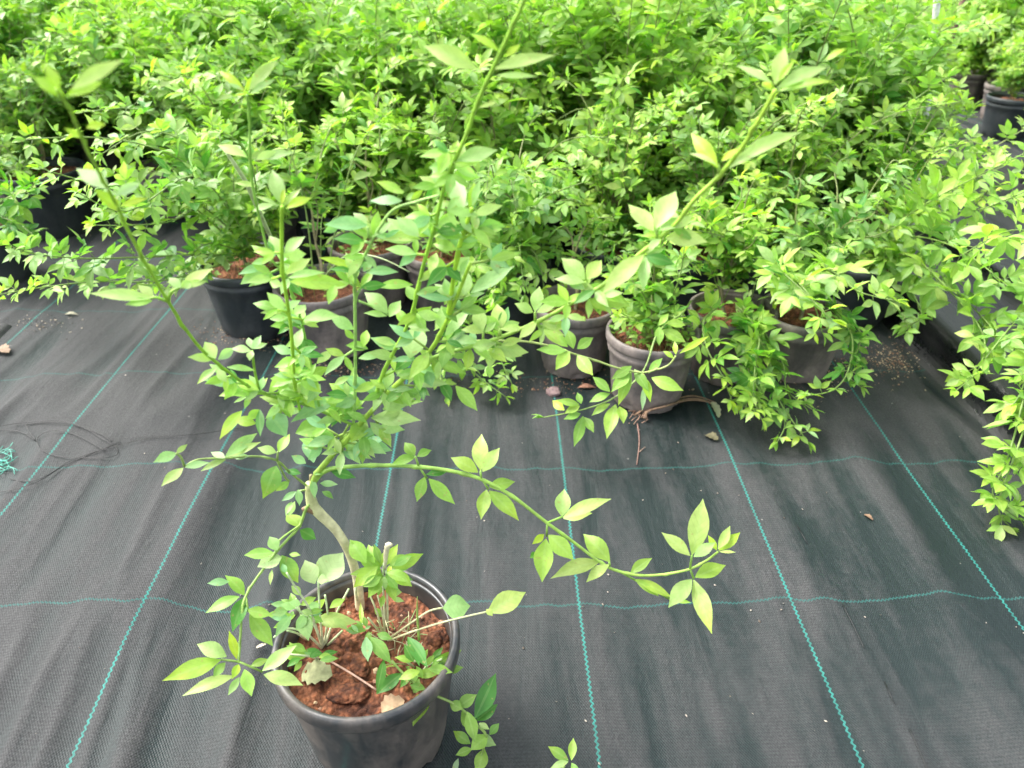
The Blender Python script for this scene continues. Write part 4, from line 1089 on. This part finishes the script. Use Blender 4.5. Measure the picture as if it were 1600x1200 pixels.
weed([[(478, 985), (470, 960, .515), (462, 935, .52)], [(480, 1000), (465, 990, .505), (448, 985, .50)], [(560, 945), (556, 925, .56), (560, 905, .56)]],
     tuft(465, 955, .512, 14, 26, 26, 'bbgpm', 1.0) + tuft(475, 1030, .488, 8, 26, 26, 'mgd') + tuft(598, 893, .55, 12, 24, 38, 'mmggd') + tuft(580, 985, .528, 8, 20, 24, 'mmb'))
# trailing stem over the right rim
pTr = [(612, 1032, .497), (630, 1052, .485), (662, 1078, .47), (700, 1095, .462), (722, 1108, .458), (742, 1130, .455), (760, 1150, .452), (752, 1180, .45)]
trail_end = [gz(735, 1240, .03), gz(790, 1290, .02), gz(850, 1245, .02), gz(882, 1196, .035)]
st, lv = MB(), MB()
tp = [P3(q) for q in pTr] + trail_end
st.tube(tp, [0.0014] * len(tp), (0.22, 0.34, 0.08), 6)
traced_leaves(lv, pTr, [
    (668, 1078, 645, 1135, .50, 'g'), (664, 1076, 640, 1070, .5, 'm'), (660, 1080, 668, 1096, .6, 'm'), (655, 1076, 640, 1092, .4, 'd'),
    (742, 1122, 774, 1052, .42, 'd'), (744, 1126, 778, 1100, .5, 'd'), (715, 1105, 745, 1085, .6, 'm'), (722, 1108, 702, 1098, .8, 'm'), (722, 1110, 740, 1142, .62, 'm'), (730, 1112, 742, 1160, .5, 'm'),
    (762, 1150, 735, 1172, .75, 'g'), (765, 1148, 780, 1130, .6, 'm'), (735, 1162, 708, 1142, .52, 'M'), (738, 1170, 712, 1180, .5, 'm'), (757, 1170, 745, 1210, .6, 'g'), (745, 1150, 775, 1165, .6, 'p'),
    (748, 1130, 765, 1140, .5, 'p'), (716, 1185, 708, 1210, .4, 'w')])
pe = [(882, 1196, gz(882, 1196, .035).y), (883, 1197, gz(882, 1196, .035).y)]
traced_leaves(lv, pe, [(888, 1188, 856, 1166, .45, 'M'), (893, 1188, 896, 1152, .42, 'g'), (888, 1190, 860, 1200, .4, 'p'), (893, 1192, 905, 1215, .5, 'g')])
b = local_build(st, 'trailing_stem', M_STEM, root); local_build(lv, 'leaves', M_LEAF, root, b)
# dry straw on the soil
st = MB()
for k in range(34):
    a = soilp(rl.uniform(596, 655), rl.uniform(975, 1045), rl.uniform(0, .004))
    q = Vector((rl.gauss(0, .012), rl.gauss(0, .012), rl.uniform(0.002, .03)))
    st.tube([a, a + q * 0.5 + Vector((0, 0, .003)), a + q], [0.0006, 0.0006, 0.0004], (0.52, 0.50, 0.30) if k % 3 else (0.30, 0.42, 0.16), 4, smooth=False)
local_build(st, 'dry_straw', M_STEM, root)
st = MB(); st.tube([wY(655, 1000, .50), wY(652, 960, .50), wY(652, 932, .50)], [.0016, .0012, .0003], (0.25, 0.38, 0.08), 4)
local_build(st, 'grass_blade', M_STEM, root)
# withered flower
st = MB(); st.tube([wY(602, 890, .55), wY(603, 868, .55), wY(606, 852, .55), wY(613, 852, .548)], [.0012, .0026, .0034, .0014], (0.55, 0.52, 0.34), 7)
local_build(st, 'withered_flower', M_DRY, root)

def clod(name, c, r, flat, col, seed, mat, label, cat, group=None):
    mb = MB(); nu, nv = 22, 14
    for i in range(nv + 1):
        ph = math.pi * i / nv
        for j in range(nu):
            th = 2 * math.pi * j / nu
            d = Vector((math.sin(ph) * math.cos(th), math.sin(ph) * math.sin(th), math.cos(ph)))
            k = 1 + 0.30 * mn.noise(d * 1.4 + Vector((seed, 0, 0))) + 0.16 * mn.noise(d * 4 + Vector((0, seed, 0))) + 0.10 * mn.noise(d * 9) + 0.05 * mn.noise(d * 23)
            mb.v.append(Vector((d.x * r[0] * k, d.y * r[1] * k, d.z * flat * k))); mb.c.append((*col, 0))
    for i in range(nv):
        for j in range(nu):
            j2 = (j + 1) % nu
            mb.f.append((i * nu + j, (i + 1) * nu + j, (i + 1) * nu + j2, i * nu + j2))
    o = mb.build(name, mat, None)
    o.location = c; o.rotation_euler = (0, 0, seed)
    tag(o, label, cat, group)
    return o
clod('soil_clod', soilp(548, 1084, 0.002), (0.023, 0.0105), 0.0050, (0.25, 0.080, 0.040), 0.1, M_SOIL, 'large flat brick red lump of soil at the front of the nearest pot', 'soil lump')
clod('soil_clod', soilp(562, 1040, 0.001), (0.014, 0.010), 0.0040, (0.17, 0.062, 0.036), 2.1, M_SOIL, 'dark reddish lump of soil beside the purple based weed in the nearest pot', 'soil lump')
clod('soil_clod', soilp(682, 1000, 0.001), (0.012, 0.012), 0.009, (0.15, 0.06, 0.04), 3.4, M_SOIL, 'round brown lump of soil against the right wall of the nearest pot', 'soil lump')
for k, (x, y, s_) in enumerate([(587, 1048, 5), (586, 1065, 4), (562, 1045, 3.2), (556, 1050, 3), (690, 974, 7), (529, 925, 6), (527, 952, 5), (545, 958, 4), (535, 945, 4), (660, 965, 3), (628, 962, 3), (600, 1058, 2.6), (692, 1012, 4),
                                (518, 940, 4), (538, 935, 5), (530, 968, 4), (575, 1022, 3), (493, 1098, 3), (500, 1108, 3), (640, 930, 2.4)]):
    r_ = s_ / 1150 * 0.8
    clod('pebble', soilp(x, y, 0.001), (r_, r_ * 0.8), r_ * 0.7, rl.choice([(0.50, 0.36, 0.22), (0.42, 0.26, 0.17), (0.38, 0.20, 0.13)]), k + 1.7, M_STONE,
         'small tan pebble lying on the red soil of the nearest pot', 'pebble', 'pebbles on the soil of the nearest pot')

def flat_leaf(name, B, T, w, col, label, mat=M_LEAF, jag=False, group=None, cat='dead leaf', bend=0.12):
    mb = MB()
    pr = [0.1, 0.7, 0.62, 1.0, 0.8, 0.95, 0.55, 0.6, 0.0] if jag else None
    o0 = B.copy()
    leaf(mb, Vector((0, 0, 0)), T - B, Vector((0.1, -0.2, 1)), w, col, bend, 0.25, rl, 0, pr)
    o = mb.build(name, mat, None); o.location = o0
    return tag(o, label, cat, group)
flat_leaf('dead_leaf', soilp(472, 1052, .006), soilp(520, 1056, .008), 0.95, (0.27, 0.28, 0.15), 'pale grey green withered leaf lying on the left of the nearest pot', jag=True, mat=M_DRY)
flat_leaf('dead_leaf', soilp(596, 1112, .006), soilp(632, 1094, .012), 0.9, (0.36, 0.25, 0.15), 'crumpled light brown dead leaf at the front rim of the nearest pot', jag=True, bend=.3, mat=M_DRY)
tw = MB(); tw.tube([soilp(514, 1032, .006), soilp(550, 1053, .010), soilp(588, 1078, .006)], [.0011, .0012, .001], (0.50, 0.32, 0.25), 5)
tag(tw.build('twig', M_DRY), 'thin straight pinkish twig lying across the soil of the nearest pot', 'twig')

# leaves for the trailing twig of the cracked-rim pot
own = [o for o in bpy.data.objects if o.get('label', '').startswith('brownish grey pot')][0]
local_build(twl, 'leaves', M_LEAF, own, [c for c in own.children if c.name.startswith('branch')][0])
# ---------------------------------------------------------------- litter on the cloth
def ground_z(x, y):
    z, _, _ = folds(np.array([x]), np.array([y]))
    f = min(1, max(0, (3 - abs(x)))) * min(1, max(0, 4 - y))
    return float(z[0]) * f - 0.006
def gg(px, py, dz=0.006):
    z = 0.0
    for _ in range(3):
        p = gz(px, py, z); z = ground_z(p.x, p.y) + max(dz - 0.0045, 0.001)
    return gz(px, py, z)
tw = MB()
for k in range(9):
    off = rl.uniform(-4, 4)
    tw.tube([gg(1000 + off * 3, 652 + off, .014), gg(1012, 640 + off, .02), gg(1040, 632 + off, .022 + .002 * k), gg(1075, 622 + off, .018), gg(1100 + off, 624 + off, .012), gg(1118, 632 + off, .006)],
            [.0011, .0016, .0013, .0012, .001, .0006], (0.22, 0.14, 0.09), 5)
for k in range(16):
    a = gg(rl.uniform(982, 1015), rl.uniform(636, 664), rl.uniform(.006, .02)); tw.tube([a, a + Vector((rl.gauss(0, .014), rl.gauss(0, .014), rl.uniform(-.004, .006)))], [.0013, .0007], (0.24, 0.15, 0.11), 4, smooth=False)
tw.tube([gg(996, 662, .008), gg(999, 690, .006), gg(995, 726, .006)], [.0016, .0013, .001], (0.20, 0.12, 0.10), 5)
tw.tube([gg(999, 706, .006), gg(1008, 698, .008)], [.001, .0007], (0.25, 0.17, 0.13), 4, smooth=False)
tag(tw.build('root_bundle', M_DRY), 'dried brown tangle of roots and twigs on the cloth before the cracked pot', 'dry roots')
clod('stone', gg(865, 613, .008), (.0165, .0115), .011, (0.22, 0.15, 0.15), 2.8, M_STONE, 'smooth purplish grey stone on the green line by the front pots', 'stone')
flat_leaf('dead_leaf', gg(902, 606, .006), gg(932, 604, .008), 0.3, (0.28, 0.14, 0.09), 'curled reddish brown dead leaf at the foot of the grey brown pot', M_DRY)
flat_leaf('dead_leaf', gg(1225, 556, .02), gg(1238, 550, .03), 0.7, (0.62, 0.52, 0.36), 'cream coloured shrivelled leaf by the shaded grey pot', M_DRY, True)
flat_leaf('dead_leaf', gg(1212, 560, .008), gg(1228, 572, .02), 0.8, (0.26, 0.13, 0.06), 'brown shrivelled leaf under the cream coloured one by the grey pot', M_DRY, True)
flat_leaf('dead_leaf', gg(1102, 680, .006), gg(1122, 686, .012), 0.7, (0.12, 0.11, 0.06), 'small mottled dead leaf on the green line right of the root tangle', M_DRY, True)
flat_leaf('dead_leaf', gg(1112, 628, .02), gg(1124, 652, .006), 0.5, (0.52, 0.50, 0.34), 'pale drying leaf at the right end of the root tangle', M_LEAF, True)
flat_leaf('dead_leaf', gg(101, 491, .007), gg(123, 492, .007), 0.3, (0.26, 0.25, 0.18), 'beige dry leaf on the cloth near the left plastic fold', M_DRY)
flat_leaf('dead_leaf', gg(-4, 545, .007), gg(14, 552, .010), 0.7, (0.24, 0.17, 0.12), 'light brown dead leaf at the very left photo edge', M_DRY, True)
flat_leaf('dead_leaf', gg(1350, 804, .006), gg(1364, 812, .008), 0.6, (0.16, 0.10, 0.06), 'tiny dark brown leaf scrap alone on the cloth at the right', M_DRY, True)
flat_leaf('dead_leaf', gg(400, 1012, .008), gg(416, 1006, .012), 0.4, (0.45, 0.42, 0.32), 'small whitish dry scrap left of the nearest pot', M_DRY, True)
flat_leaf('fallen_leaf', at(1232, 251, 1.9), at(1252, 240, 1.9), 0.6, (0.66, 0.72, 0.50), 'pale almost white leaf caught in the foliage of the middle bed', M_LEAF, True, cat='leaf')
def crumbs(cx, cy, sx, sy, n, cols, label, seed):
    rr = random.Random(seed); mb = MB()
    for k in range(n):
        p = gg(cx + rr.gauss(0, sx), cy + rr.gauss(0, sy), 0.006)
        s_ = rr.uniform(.0006, .0026) * (1 if rr.random() < .9 else 1.6)
        c = rr.choice(cols)
        b = len(mb.v); q = [Vector((rr.uniform(-1, 1), rr.uniform(-1, 1), 0)) .normalized() * s_ for _ in range(1)][0]
        sd_ = Vector((-q.y, q.x, 0)) * rr.uniform(.3, .9)
        for v in (q, sd_, -q, -sd_): mb.v.append(p + v + Vector((0, 0, rr.uniform(-.001, .001)))); mb.c.append((*c, 0))
        mb.v.append(p + Vector((0, 0, s_ * rr.uniform(.3, .7)))); mb.c.append((*c, 0))
        for j in range(4): mb.f.append((b + j, b + (j + 1) % 4, b + 4))
    return tag(mb.build('debris', M_DRY, smooth=False), label, None, None, 'stuff')
BR = [(0.20, 0.10, 0.06), (0.13, 0.07, 0.04), (0.30, 0.18, 0.11), (0.42, 0.33, 0.22)]
crumbs(390, 520, 38, 12, 500, BR, 'red brown spilled soil round the foot of the dark corner pot', 1)
crumbs(1395, 562, 26, 16, 420, BR + [(0.5, 0.4, 0.25)], 'brown crumbs gathered against the right plastic fold', 2)
crumbs(1285, 575, 34, 18, 420, BR, 'spilled soil and straw under the dark right-hand pots', 3)
crumbs(70, 506, 28, 9, 150, [(0.10, 0.08, 0.06), (0.05, 0.05, 0.05), (0.4, 0.35, 0.28)], 'dark crumbs beside the left plastic fold', 4)
crumbs(90, 350, 30, 18, 300, BR, 'soil crumbs at the foot of the large dark pot on the left', 6)
crumbs(540, 575, 50, 8, 240, BR, 'dark spilled soil under the grey pot', 7)
crumbs(900, 600, 90, 10, 260, BR, 'soil crumbs along the foot of the front pots', 8)
crumbs(800, 880, 480, 190, 130, [(0.26, 0.23, 0.20), (0.10, 0.08, 0.06), (0.20, 0.17, 0.14), (0.36, 0.33, 0.28)], 'fine pale and dark grit scattered over the cloth', 9)

sl = MB()
for p in ([(1317, 945), (1335, 980), (1350, 1012)], [(1382, 1065), (1398, 1100)], [(1422, 1140), (1440, 1180), (1458, 1225)], [(1245, 820), (1262, 850)]):
    sl.tube([gg(x, y, 0.005) for x, y in p], [.0008] * len(p), (0.006, 0.008, 0.008), 4)
sl.build('slit', M_STEM, ground)
# black string tangle and frayed green fibres on the left
sg = MB()
def strand(p, r=0.0007, col=(0.012, 0.012, 0.012), z=0.009):
    sg.tube([gg(x, y, z + rl.uniform(-.002, .003)) for x, y in p], [r] * len(p), col, 4)
strand([(-20, 668), (40, 660), (95, 657), (130, 668), (160, 685), (182, 700), (180, 712), (150, 715), (90, 713), (62, 700), (60, 682), (85, 672), (120, 680), (165, 705)])
strand([(-20, 672), (30, 674), (55, 688), (42, 668), (48, 662), (100, 660), (150, 675), (175, 690)])
strand([(190, 692), (160, 702), (110, 720), (70, 745), (40, 752), (15, 748)])
strand([(188, 690), (150, 706), (100, 728), (60, 752), (20, 765), (-15, 770)])
strand([(186, 695), (240, 683), (300, 679), (360, 671), (420, 662)])
strand([(185, 686), (210, 684), (240, 681)], .0005)
tag(sg.build('string', M_STEM), 'loose tangle of thin black string lying on the cloth at the left', 'string')
sg = MB()
for k in range(26):
    x, y = rl.uniform(-20, 10), rl.uniform(700, 738)
    sg.tube([gg(x, y, .006), gg(x + rl.uniform(6, 14), y + rl.uniform(-8, 8), .012), gg(x + rl.uniform(14, 26), y + rl.uniform(-14, 12), .007)], [.0006] * 3, (0.10, 0.42, 0.33), 4)
tag(sg.build('frayed_fibres', M_STEM), 'frayed turquoise plastic fibres at the left photo edge', 'plastic fibres')

# white pole and brown stick between the far plants
sg = MB()
b0 = at(1452, 120, 1.95); t0 = at(1470, -40, 1.95)
dirp = (t0 - b0).normalized()
base = b0 - dirp * (b0.z / dirp.z)
pp = [base + (t0 - base) * (k / 14) for k in range(15)]
sg.tube([p + Vector((rl.uniform(-.003, .003), 0, 0)) for p in pp], [0.0085 + rl.uniform(-.0015, .0015) for _ in pp], (0.72, 0.74, 0.74), 9, smooth=False)
tag(sg.build('stake', M_STEM), 'white wrapped stake rising from the foliage at the top right', 'stake')
sg = MB()
a_ = at(1492, 30, 2.9); b_ = Vector((a_.x - .01, a_.y, 0)); sg.tube([b_, b_.lerp(a_, .5) + Vector((.006, 0, 0)), a_ + Vector((.01, 0, .1))], [.013, .012, .010], (0.16, 0.10, 0.07), 8)
tag(sg.build('stake', M_DRY), 'brown wooden stick just right of the white stake', 'stake')

# grasses and seed spikes in the left front pots
for lab0, kids in (('big dark pot', [('grass_blade', [(334, 395, 1.36), (326, 345, 1.32), (320, 300, 1.30)], .0055, (0.52, 0.60, 0.24)), ('seed_spike', [(402, 260, 1.3), (372, 190, 1.3), (352, 192, 1.3), (346, 212, 1.3)], .0020, (0.55, 0.56, 0.36))]),
                   ('grey pot with bare', [('grass_blade', [(455, 440, 1.40), (425, 375, 1.26), (400, 320, 1.16), (382, 280, 1.12), (352, 235, 1.10)], .0042, (0.46, 0.60, 0.26)),
                                           ('grass_blade', [(500, 440, 1.40), (540, 400, 1.35), (590, 402, 1.30), (640, 425, 1.28)], .0018, (0.34, 0.44, 0.20))])):
    ow = [o for o in bpy.data.objects if o.get('label', '').startswith(lab0)]
    for (nm, p, r_, c) in kids:
        mb = MB(); pts = [P3(q) for q in p]
        mb.tube(pts, [r_ * (0.35 + 0.65 * math.sin(math.pi * (i + .4) / len(pts))) for i in range(len(pts))], c, 5)
        for o in ow: local_build(mb, nm, M_STEM, o)
